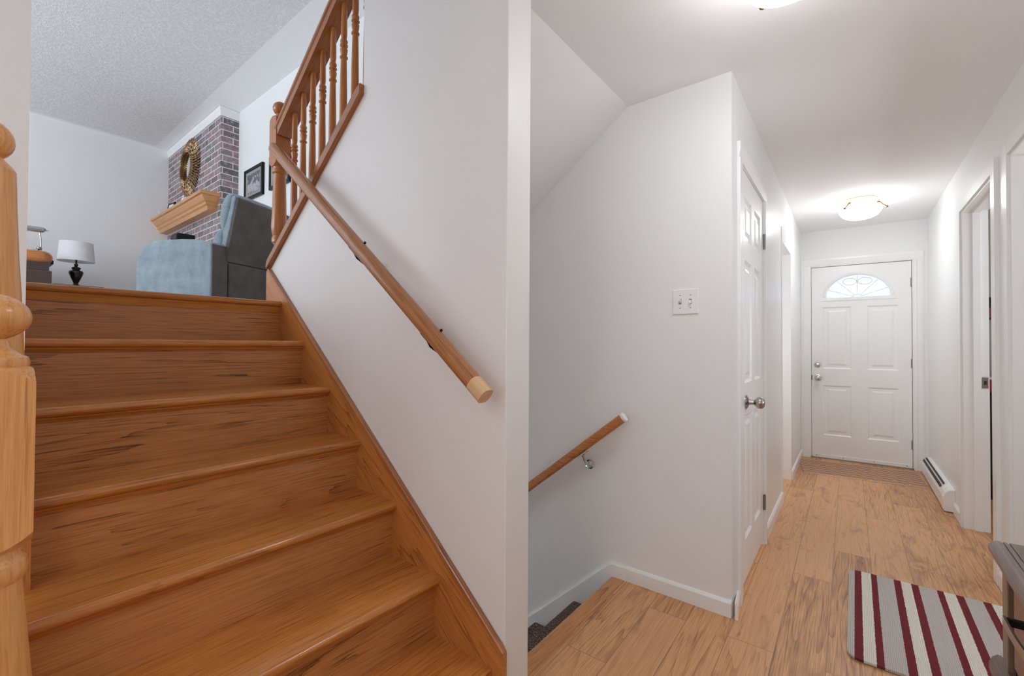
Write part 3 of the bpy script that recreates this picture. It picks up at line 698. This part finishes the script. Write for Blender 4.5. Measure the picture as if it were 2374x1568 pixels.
# right-hand doorway with jambs, casing and strike plate
dj = thing('door_3', 'open right doorway showing jamb and strike plate beside the heater', 'doorway', kind='structure')
jb = MB()
plan(jb, lambda y: rxw(y)-.002, RT+.004, 4.178, 4.19, 0, 2.10); plan(jb, lambda y: rxw(y)-.002, RT+.004, 3.36, 3.372, 0, 2.10)
plan(jb, lambda y: rxw(y)-.002, RT+.004, 3.372, 4.178, 2.088, 2.10)
plan(jb, lambda y: rxw(y)+.045, .035, 4.166, 4.178, 0, 2.088); plan(jb, lambda y: rxw(y)+.045, .035, 3.372, 4.166, 2.076, 2.088)
jb.build('jamb', TRIM, dj)
cs = MB()
plan(cs, lambda y: rxw(y)-.014, .014, 4.19, 4.25, 0, 2.10); plan(cs, lambda y: rxw(y)-.016, .016, 3.285, 3.36, 0, 2.165); plan(cs, lambda y: rxw(y)-.014, .014, 3.36, 4.25, 2.10, 2.16)
cs.build('casing', TRIM, dj)
sp = MB().box((rxw(4.17)+.085, 4.172, .93), (rxw(4.17)+.112, 4.178, 1.0)).build('strike_plate', STEEL, dj)
MB().box((rxw(4.17)+.092, 4.1705, .952), (rxw(4.17)+.105, 4.173, .977)).build('latch_hole', plain('dark_latch_recess', S(70, 24, 24), .6), sp)
d4 = thing('door_4', 'white right doorway nearest the viewer above the dark cabinet', 'doorway', kind='structure')
jb = MB(); plan(jb, lambda y: rxw(y)-.002, RT+.004, 3.058, 3.07, 0, 2.10); plan(jb, lambda y: rxw(y)-.002, RT+.004, 2.25, 2.262, 0, 2.10); plan(jb, lambda y: rxw(y)-.002, RT+.004, 2.262, 3.058, 2.088, 2.10); jb.build('jamb', TRIM, d4)
cs = MB(); plan(cs, lambda y: rxw(y)-.014, .014, 3.074, 3.135, 0, 2.165); plan(cs, lambda y: rxw(y)-.013, .013, 2.25, 3.074, 2.104, 2.165); plan(cs, lambda y: rxw(y)-.014, .014, 2.19, 2.25, 0, 2.165); cs.build('casing', TRIM, d4)


# what the slit of the right doorway shows
cb = thing('cabinet', 'black cabinet glimpsed through the right doorway', 'cabinet', (.86, 5.28, 0))
MB().box((-.2, -.2, .06), (.35, .2, .82)).build('body', BLACK, cb, bevel=.004); MB().box((-.21, -.21, .82), (.36, .2, .84)).build('top', BLACKM, cb, bevel=.003); MB().box((-.19, -.19, 0), (.34, .19, .06)).build('plinth', BLACKM, cb)
bx_ = thing('storage_box', 'small red box on the black cabinet beyond the right doorway', 'box', (.85, 5.2, .84)); MB().box((-.12, -.08, 0), (.12, .08, .1)).build('body', RED, bx_, bevel=.004); MB().box((-.125, -.085, .1), (.125, .085, .115)).build('lid', WHITEC, bx_, bevel=.003)
wp_ = thing('wall_picture', 'red and black picture on the beige wall beyond the right doorway', 'picture', (.86, 5.5, 1.5)); MB().box((-.13, -.02, -.07), (.13, 0, .12)).build('frame', BLACKM, wp_, bevel=.003); MB().box((-.115, -.023, -.055), (.115, -.02, .03)).build('print', RED, wp_)

# ------------------------------------------------------------------ hall fittings
swp = thing('light_switch', 'white double toggle switch plate on the hallway wall', 'light switch', (-.661, YF, 1.405))
MB().box((-.0585, -.006, -.059), (.0585, 0, .059)).build('plate', PLATE, swp, bevel=.0035, seg=3)
for i, (x, up_) in enumerate(((-.0235, 1), (.0235, -1))):
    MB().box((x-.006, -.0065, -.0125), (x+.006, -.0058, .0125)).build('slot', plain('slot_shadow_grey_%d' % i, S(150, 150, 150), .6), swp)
    MB().extrude([(-.0045, -.006), (.0045, -.006), (.0045, .006), (-.0045, .006)], lambda a, b: (x+a, -.005, b), lambda a, b: (x+a*.8, -.018, b*.7+.007*up_)).build('toggle', PLATE, swp)
    for z in (-.030, .030): MB().ellipsoid((x, -.0062, z), (.0028, .0012, .0028), 8, 6).build('screw', HINGE, swp, True)

def ceiling_lamp(loc, label, clip0):
    t = thing('ceiling_light', label, 'ceiling light', loc, (0, 0, clip0), group='alabaster bowl ceiling lights')
    autosmooth(MB().lathe([(.112, 0), (.118, -.006), (.118, -.03), (.112, -.034), (.112, -.05), (.104, -.058), (.02, -.06)], seg=48).build('pan', CREAM, t), .6)
    autosmooth(MB().lathe([(.145, -.086), (.147, -.090), (.145, -.095), (.137, -.112), (.117, -.136), (.089, -.152), (.05, -.162), (.002, -.165)], seg=56, caps=False).build('glass_bowl', LAMPGLASS, t), .8)
    autosmooth(MB().lathe([(.145, -.086), (.13, -.088), (.002, -.089)], seg=48, caps=False).build('inner_glass', LAMPTOP, t), .8)
    for k in range(3):
        a = 2*PI*k/3; q = Vector((math.cos(a), math.sin(a), 0)); at = lambda r, z: q*r+Vector((0, 0, z))
        cl = MB().tube([at(.108, -.04), at(.13, -.045), at(.152, -.072), at(.172, -.088), at(.168, -.1)], .004, 8)
        cl.ellipsoid(tuple(at(.122, -.042)), (.009, .009, .008), 10, 6).ellipsoid(tuple(at(.174, -.09)), (.009, .009, .007), 10, 6); cl.build('clip', BRASS, t, True)
    return t
ceiling_lamp((-.17, 1.54, ZC), 'lit bowl ceiling light cut off by the top of the picture', 2.15)
ceiling_lamp((-.35, -1.15, ZC), 'unseen bowl ceiling light added behind the viewer to brighten the stairs', .5)  # added lamp out of view, brightens wall end, newels and treads
ceiling_lamp((-.02, 4.74, ZC), 'lit bowl ceiling light near the front door', 4.1)

hb = thing('baseboard_heater', 'white electric baseboard heater on the right wall by the front door', 'heater', (0, 0, 0))
hs = [(0, .005), (-.055, .005), (-.062, .02), (-.062, .105), (-.05, .135), (-.03, .158), (0, .165)]
y0, y1 = 4.50, 5.70
R2 = lambda yy: (lambda a, b: (rxw(yy)+a, yy, b))
MB().extrude(hs, R2(y0+.06), R2(y1)).build('cover', TRIM, hb)
MB().extrude([(a*1.06, b*1.01) for a, b in hs], R2(y0), R2(y0+.062)).build('end_cap', TRIM, hb, bevel=.003)
MB().extrude([(-.0545, .128), (-.0485, .1405), (-.0445, .146), (-.052, .1345)], lambda a, b: (rxw(y0+.2)+a-.003, y0+.2, b+.001), lambda a, b: (rxw(y1-.02)+a-.003, y1-.02, b+.001)).build('vent_slot', BLACK, hb)
MB().extrude([(-.037, .1515), (-.030, .1605), (-.027, .1625), (-.0345, .154)], lambda a, b: (rxw(y0+.2)+a-.002, y0+.2, b+.001), lambda a, b: (rxw(y1-.02)+a-.002, y1-.02, b+.001)).build('vent_slot', BLACK, hb)

# door mat and rug
fm = stripes('striped_mat_weave', [0, .26, .44, .6], [S(104, 46, 38), S(250, 228, 200), S(88, 46, 40), S(232, 176, 138)], period=.075, axis=1, rib=140)
mt = thing('door_mat', 'thin brown striped mat in front of the front door', 'mat', (-.04, 5.36, 0), (0, 0, math.atan(.2)))
mt.rotation_euler = (0, 0, .12)
MB().xy([(-.45, -.27), (.44, -.27), (.46, .30), (-.47, .30)], .001, .008).build('weave', fm, mt)
es = [-.062, -.042, -.014, .024, .051, .117, .143, .182, .208, .275, .301, .342, .368, .434, .458, .50, .53, .6]
GR, MA, CRM = S(208, 200, 193), S(124, 28, 38), S(242, 236, 222)
cl = [GR, MA, CRM, MA, GR, MA, CRM, MA, GR, MA, CRM, MA, GR, MA, CRM, MA, GR, GR]
rg = thing('rug', 'striped rug in maroon, cream and grey on the hallway floor', 'rug', (-.062, 2.98, 0), (0, 0, .012))
def rugpoly(w, l, r):
    return [(p[0]+w/2, p[1]-l/2) for p in rrect(w, l, r, 6)]
rm = stripes('rug_stripes', [max(0, (e-es[0])) for e in es], cl, axis=0, rib=170)
MB().xy(rugpoly(.598, .84, .045), .003, .012).build('pile', rm, rg)
MB().xy(rugpoly(.598, .84, .045), 0, .0035).build('backing', plain('grey_rug_backing', S(120, 116, 110), .9), rg)
rg.location = (-.066, 3.0, 0)

# cabinet at the lower right
cab = thing('cabinet', 'dark wood drawer cabinet with metal pulls at lower right', 'cabinet', (0, 0, 0))
CX, CY, CT = .226, 1.515, .75
CX1, CY0 = .565, .62
def edge_board(mb, x, y, zt, th, inset=0):
    prof = [(.004, zt-th), (0, zt-th*.72), (0, zt-th*.42), (.006, zt-th*.14), (.014, zt), (.020, zt), (.021, zt-.0025), (.024, zt-.0025), (.025, zt), (.030, zt), (.031, zt-.0025), (.034, zt-.0025), (.035, zt), (CX1-x, zt), (CX1-x, zt-th)]
    return mb.extrude(prof, lambda a, b: (x+a, y-0*a, b), lambda a, b: (x+a, CY0, b))
autosmooth(edge_board(MB(), CX, CY, CT, .032).build('top', CAPW, cab), .5)
BX, BY = CX+.019, CY-.020
MB().box((BX+.02, CY0+.02, .12), (CX1, BY, CT-.032)).build('body', STILEW, cab)
MB().box((BX, BY-.045, .12), (BX+.02, BY, CT-.032)).build('stile', STILEW, cab, bevel=.002)
MB().box((BX+.012, BY-.08, .12), (BX+.03, BY-.045, CT-.034)).build('gap', BLACK, cab)
for z0_, z1_ in ((.515, CT-.036),):
    dr = MB().box((BX+.004, CY0+.04, z0_), (BX+.022, BY-.076, z1_)).build('drawer', DRAWERW, cab, bevel=.002)
    # bowed strap pull standing on dark arms
    zc_ = .655; ya, yb_ = 1.313, 1.07
    pl = MB(); n_ = 14
    for i in range(n_):
        def q(j):
            t = j/n_; y = ya+(yb_-ya)*t; x = BX+.004-.034*(1-t**3.2); return x, y
        (xa_, ya_), (xb_, yb2) = q(i), q(i+1)
        pl.faces([(xa_, ya_, zc_-.009), (xb_, yb2, zc_-.009), (xb_, yb2, zc_+.009), (xa_, ya_, zc_+.009), (xa_+.004, ya_, zc_-.009), (xb_+.004, yb2, zc_-.009), (xb_+.004, yb2, zc_+.009), (xa_+.004, ya_, zc_+.009)],
                 [(0, 1, 2, 3), (7, 6, 5, 4), (3, 2, 6, 7), (0, 4, 5, 1)])
    p_ = pl.build('pull', STEEL, dr)
    MB().box((BX-.029, ya-.007, zc_-.008), (BX+.006, ya+.001, zc_+.008)).build('pull_arm', BLACKM, p_, bevel=.002)
autosmooth(edge_board(MB(), CX, CY, .488, .05).build('lower_moulding', CAPW, cab), .5)
MB().box((BX+.01, CY0+.03, .14), (BX+.022, BY-.04, .43)).build('drawer', DRAWERW, cab, bevel=.002)
for y in (CY-.09, CY0+.05): MB().box((CX+.02, y-.03, 0), (CX+.07, y+.03, .14)).build('foot', CAPW, cab, bevel=.004)
for y in (CY-.09, CY0+.05): MB().box((CX1-.06, y-.03, 0), (CX1-.01, y+.03, .14)).build('foot', CAPW, cab, bevel=.004)

# ------------------------------------------------------------------ living room
YBK, XR = 1.972, -5.95
ch = tag(MB().box((XFAR, YBK, ZL), (XR, YF, ZLC-.002)).build('chimney_breast', BRICK), 'tumbled brick chimney breast reaching the living room ceiling', 'chimney', kind='structure')
cr = MB(); cz = 3.885; 
prof = [(0, cz), (.012, cz), (.014, cz+.03), (.016, cz+.07), (.022, cz+.09), (.024, ZLC-.004), (0, ZLC-.004)]
cr.extrude(prof, lambda a, b: (XFAR, YBK-a, b), lambda a, b: (XR+a, YBK-a, b)); cr.extrude(prof, lambda a, b: (XR+a, YBK-a, b), lambda a, b: (XR+a, YF, b))
struct(cr, 'trim_4', TRIM, 'white crown board around the top of the brick chimney', 'trim')
mn = thing('mantel_shelf', 'moulded oak mantel shelf on the brick chimney', 'mantel', (0, 0, 0))
zt = 2.945
mprof = [(0, zt), (.2, zt), (.206, zt-.012), (.2, zt-.026), (.178, zt-.032), (.17, zt-.05), (.145, zt-.085), (.125, zt-.10), (.125, zt-.125), (.105, zt-.14), (.095, zt-.17), (.09, zt-.18), (0, zt-.18)]
mm = MB(); f0 = lambda a, b: (XFAR, YBK-a, b)
mm.extrude(mprof, f0, lambda a, b: (XR-.2+a, YBK-a, b))
mm.extrude(mprof, lambda a, b: (XR-.2+a, YBK-a, b), lambda a, b: (XR-.2+a, YBK, b))
mm.build('moulding', MANTEL, mn)
MB().box((XFAR, YBK-.2, zt), (XR+.004, YBK, zt+.012)).build('shelf_top', MANTEL, mn, bevel=.004)

mi = thing('sunburst_mirror', 'round antique gold sunburst mirror on the brick above the mantel', 'mirror', (-6.99, YBK, 3.51))
fr = MB()
for tier, (r0, r1, n_, yy, wd, ph_) in enumerate(((.20, .39, 64, -.018, .026, 0), (.20, .345, 56, -.034, .026, .5), (.19, .29, 48, -.05, .024, .25), (.19, .245, 44, -.062, .02, .6))):
    for k in range(n_):
        a = 2*PI*(k+ph_)/n_; R1 = r1*(1+.04*math.sin(k*2.7)); ca, sa = math.cos(a), math.sin(a)
        def pt(r, s_, y): return (r*ca-s_*sa, y, r*sa+s_*ca)
        rm_ = r0+(R1-r0)*.7
        fr.faces([pt(r0, -wd*.3, yy), pt(r0, wd*.3, yy), pt(rm_, wd/2, yy-.004), pt(R1, 0, yy+.006), pt(rm_, -wd/2, yy-.004), pt(rm_, 0, yy-.014), pt(r0, 0, yy-.008), pt(rm_, 0, yy+.008)],
                 [(0, 6, 5, 4), (6, 1, 2, 5), (4, 5, 3), (5, 2, 3), (0, 4, 7), (4, 3, 7), (3, 2, 7), (2, 1, 7)])
fr.build('ray_frame', GOLD, mi)
autosmooth(MB().lathe([(.235, -.05), (.225, -.066), (.205, -.07), (.198, -.062), (.194, -.03), (.21, -.02), (.235, -.02), (.235, -.05)], axis=1, seg=48, caps=False).build('inner_ring', BRASS, mi), .6)
MB().lathe([(.002, -.032), (.197, -.032), (.197, -.026), (.002, -.026)], axis=1, seg=48).build('mirror_glass', MIRROR, mi)
MB().lathe([(.002, -.02), (.22, -.02), (.22, 0), (.002, 0)], axis=1, seg=32).build('backing', BLACK, mi)

pf = thing('photo_frame', 'small dark photo frame standing on the mantel', 'photo frame', (-7.43, 1.86, zt+.012), (math.radians(-10), 0, .12))
MB().box((-.095, -.01, 0), (.095, .01, .02)).box((-.095, -.01, .13), (.095, .01, .15)).box((-.095, -.01, .02), (-.075, .01, .13)).box((.075, -.01, .02), (.095, .01, .13)).build('frame', BLACKM, pf)
MB().box((-.075, -.004, .02), (.075, .006, .13)).build('photo', PRINT if False else WHITEC, pf)
fg = thing('figurine', 'small white figurine on the mantel below the mirror', 'figurine', (-6.72, 1.82, zt+.012))
autosmooth(MB().lathe([(.028, 0), (.03, .008), (.02, .04), (.014, .06), (.006, .066)]).build('robe', WHITEC, fg), .7); MB().ellipsoid((0, 0, .078), (.014, .014, .015)).build('head', WHITEC, fg, True)
MB().faces([(0, .006, .06), (.04, .014, .075), (.045, .014, .04), (.012, .008, .02), (-.04, .014, .075), (-.045, .014, .04), (-.012, .008, .02), (0, .016, .06), (.04, .02, .075), (-.04, .02, .075)], [(0, 1, 2, 3), (0, 6, 5, 4), (7, 8, 1, 0), (7, 0, 4, 9)]).build('wings', WHITEC, fg)
tw = thing('twig_ornament', 'thin white twig ornament at the wall end of the mantel', 'ornament', (-7.74, 1.84, zt+.012))
autosmooth(MB().lathe([(.03, 0), (.032, .006), (.012, .02), (.006, .03)]).build('foot', WHITEC, tw), .6)
tb = MB().tube([(0, 0, .02), (.004, 0, .1), (0, 0, .2)], .0045, 6, .002)
for dx, z0_, z1_ in ((-.09, .05, .12), (.07, .04, .11), (-.05, .03, .06), (.11, .03, .07), (-.12, .04, .095)): tb.tube([(0, 0, z0_), (dx*.6, -.01, z0_+.02), (dx, -.015, z1_)], .0035, 6, .0015)
tb.build('branches', WHITEC, tw)
bk = thing('black_box', 'plain black box against the brick below the mantel', 'box', (-6.93, YBK-.095, 2.36)); 
MB().box((-.13, -.095, 0), (.13, .095, .225)).build('body', BLACK, bk, bevel=.004); MB().box((-.12, -.101, .02), (.12, -.095, .205)).build('front_panel', BLACKM, bk, bevel=.002)

def picture(x, z, w_, h_, label):
    t = thing('framed_picture', label, 'picture', (x, YF, z), group='framed prints on the living room wall')
    f_ = .035; d_ = -.028
    MB().box((-w_/2, d_, -h_/2), (w_/2, 0, -h_/2+f_)).box((-w_/2, d_, h_/2-f_), (w_/2, 0, h_/2)).box((-w_/2, d_, -h_/2+f_), (-w_/2+f_, 0, h_/2-f_)).box((w_/2-f_, d_, -h_/2+f_), (w_/2, 0, h_/2-f_)).build('frame', BLACKM, t, bevel=.004)
    MB().box((-w_/2+f_, -.018, -h_/2+f_), (w_/2-f_, -.004, h_/2-f_)).build('mat_board', MATB, t)
    MB().box((-w_/2+f_+.045, -.020, -h_/2+f_+.035), (w_/2-f_-.045, -.018, h_/2-f_-.035)).build('print', PRINT, t)
picture(-5.47, 3.03, .49, .36, 'black framed grey landscape print right of the chimney')
picture(-4.83, 3.03, .46, .36, 'black framed print mostly hidden behind the upper newel')

# recliner, local +x = facing, +y = its left... origin at the near rear corner
rc = thing('recliner', 'blue grey recliner with taupe back seen from behind at the top of the stairs', 'armchair', (-4.14, 1.314, ZL), (0, 0, PI+math.radians(23)))
# with this turn, local x points away to the far wall side and local -y runs along the back
def armprof(L_, h):
    pts = [(0, .03), (0, h-.055), (.02, h-.042), (.18, h-.012), (.34, h), (L_-.24, h)]
    for i in range(1, 10):
        a = PI/2-PI/2*i/9; pts.append((L_-.24+.24*math.cos(a)**.9 if i < 9 else L_, h-.26+.26*math.sin(a)))
    pts.append((L_-.01, .03)); return pts
RL = .83; RW = .80
for ya in (0, -RW+.15):
    ar = MB().xz(armprof(RL, .645), ya-.15, ya).build('armrest', BLUEF, rc, bevel=.02, seg=3)
    MB().xz([(-.007, .04), (-.007, .585), (.006, .585), (.006, .04)], ya-.145, ya-.006).build('armrest_back_panel', TAUPEF, ar, bevel=.004)
MB().box((.1, -RW+.15, .05), (RL-.08, -.15, .30)).build('base', TAUPEF, rc, bevel=.01)
MB().box((.14, -RW+.152, .30), (RL, -.152, .47)).build('seat_cushion', BLUEF, rc, bevel=.05, seg=4)
MB().box((RL-.07, -RW+.152, .08), (RL, -.152, .32)).build('footrest', BLUEF, rc, bevel=.03, seg=3)
MB().xz([(.05, .05), (-.022, .05), (-.018, .30), (-.014, .455), (.05, .455)], -RW+.145, -.155).build('lower_back_panel', TAUPEF, rc, bevel=.012, seg=3)
MB().xz([(.05, .462), (-.014, .462), (-.03, .56), (-.132, .985), (-.118, 1.0), (-.085, .99), (.03, .56)], -RW+.10, -.13).build('backrest', TAUPEF, rc, bevel=.014, seg=3)
MB().xz([(.05, .50), (-.005, .57), (-.108, .995), (-.096, 1.012), (-.06, 1.0), (.075, .57)], -RW+.095, -.122).build('backrest_side', BLUEF, rc, bevel=.014, seg=3)
cu = MB()
def cush(pts, y0, y1, n=9):
    """a stuffed cushion: the profile swells towards the middle of its width"""
    cx = sum(p[0] for p in pts)/len(pts); cz = sum(p[1] for p in pts)/len(pts); rings = []
    for i in range(n+1):
        t = i/n; y = y0+(y1-y0)*t; k = .80+.2*math.sin(PI*min(1, max(0, t)))**.4
        rings.append([cu.bm.verts.new((cx+(p[0]-cx)*k, y, cz+(p[1]-cz)*(.9+.1*math.sin(PI*t)**.4))) for p in pts])
    for A_, B_ in zip(rings, rings[1:]):
        for k in range(len(pts)): cu.bm.faces.new((A_[k], A_[(k+1) % len(pts)], B_[(k+1) % len(pts)], B_[k]))
    cu.bm.faces.new(rings[0]); cu.bm.faces.new(rings[-1])
cush([(.02, .66), (-.045, .86), (-.09, .99), (-.075, 1.045), (-.02, 1.05), (.04, .98), (.075, .84), (.075, .74)], -RW+.12, -.10)
cush([(.05, .48), (.01, .64), (-.0, .72), (.05, .76), (.11, .72), (.15, .60), (.15, .50)], -RW+.12, -.10)
cu.build('back_cushion', BLUEF, rc, sub=2)

# table lamp on an end table
et = thing('end_table', 'small dark table under the white shaded lamp', 'table', (-7.5, .96, ZL))
MB().box((-.22, -.22, .42), (.22, .22, .45)).build('tabletop', DARKWOOD, et, bevel=.004)
for sx in (-1, 1):
    for sy in (-1, 1): MB().box((sx*.19-.018, sy*.19-.018, 0), (sx*.19+.018, sy*.19+.018, .42)).build('leg', DARKWOOD, et)
tl = thing('table_lamp', 'table lamp with white drum shade and dark bronze vase base', 'lamp', (-7.5, .958, ZL+.45))
autosmooth(MB().lathe([(.055, 0), (.055, .012), (.03, .022), (.022, .035), (.024, .05), (.045, .10), (.064, .155), (.067, .175), (.06, .19), (.036, .20), (.034, .207), (.042, .218), (.042, .23), (.03, .238), (.018, .243), (.014, .25), (.02, .262), (.02, .27), (.009, .28), (.009, .34)], seg=28).build('base', BRONZE, tl), .6)
sh = MB().lathe([(.168, .305), (.150, .535), (.147, .535), (.165, .305), (.168, .305)], seg=40, caps=False); autosmooth(sh.build('lamp_shade', SHADE, tl), .9)
sp_ = MB()
for k in range(3): a = 2*PI*k/3; sp_.tube([(0, 0, .50), (.148*math.cos(a), .148*math.sin(a), .50)], .002, 6)
sp_.tube([(0, 0, .34), (0, 0, .51)], .003, 6); sp_.build('harp', STEEL, tl)

# dark desk with a rounded orange wood top and a banker's lamp
dk = thing('desk', 'dark brown desk with rounded orange wood top beside the white wall end', 'desk', (-7.3, 0, ZL))
MB().box((-.28, -.7, 0), (.28, .705, .56)).build('body', DARKWOOD, dk, bevel=.006)
MB().box((-.25, -.7, .56), (.22, .69, .66)).build('drawer_unit', DARKWOOD, dk, bevel=.006)
rt = MB().xy([(p[0], p[1]) for p in rrect(.50, 1.45, .12, 8)], .645, .785); rt.build('desk_top', wood('orange_maple', 1, S(150, 84, 40), S(204, 134, 76), S(222, 160, 100), .3), dk, bevel=.062, seg=6)
MB().box((-.2, .60, .66), (.1, .735, .70)).build('rail', BLACKM, dk)
bl = thing('desk_lamp', 'nickel bar desk lamp standing on the orange desk top', 'lamp', (-7.3, .60, ZL+.785))
autosmooth(MB().lathe([(.06, 0), (.062, .008), (.045, .016), (.03, .03), (.012, .036)], seg=24).build('base', CHROME, bl), .6)
autosmooth(MB().tube([(0, .045, .03), (.0, .04, .16), (-.0, .03, .25)], .006, 10).build('stem', STEEL, bl), .6)
autosmooth(MB().lathe([(.004, -.30), (.03, -.28), (.032, .04), (.028, .065), (.016, .078), (.005, .085), (.004, .1)], (0, 0, .262), 20, axis=1).build('shade', CHROME, bl), .6)
MB().ellipsoid((0, .03, .05), (.03, .025, .02), 12, 8).build('switch_knob', STEEL, bl, True)
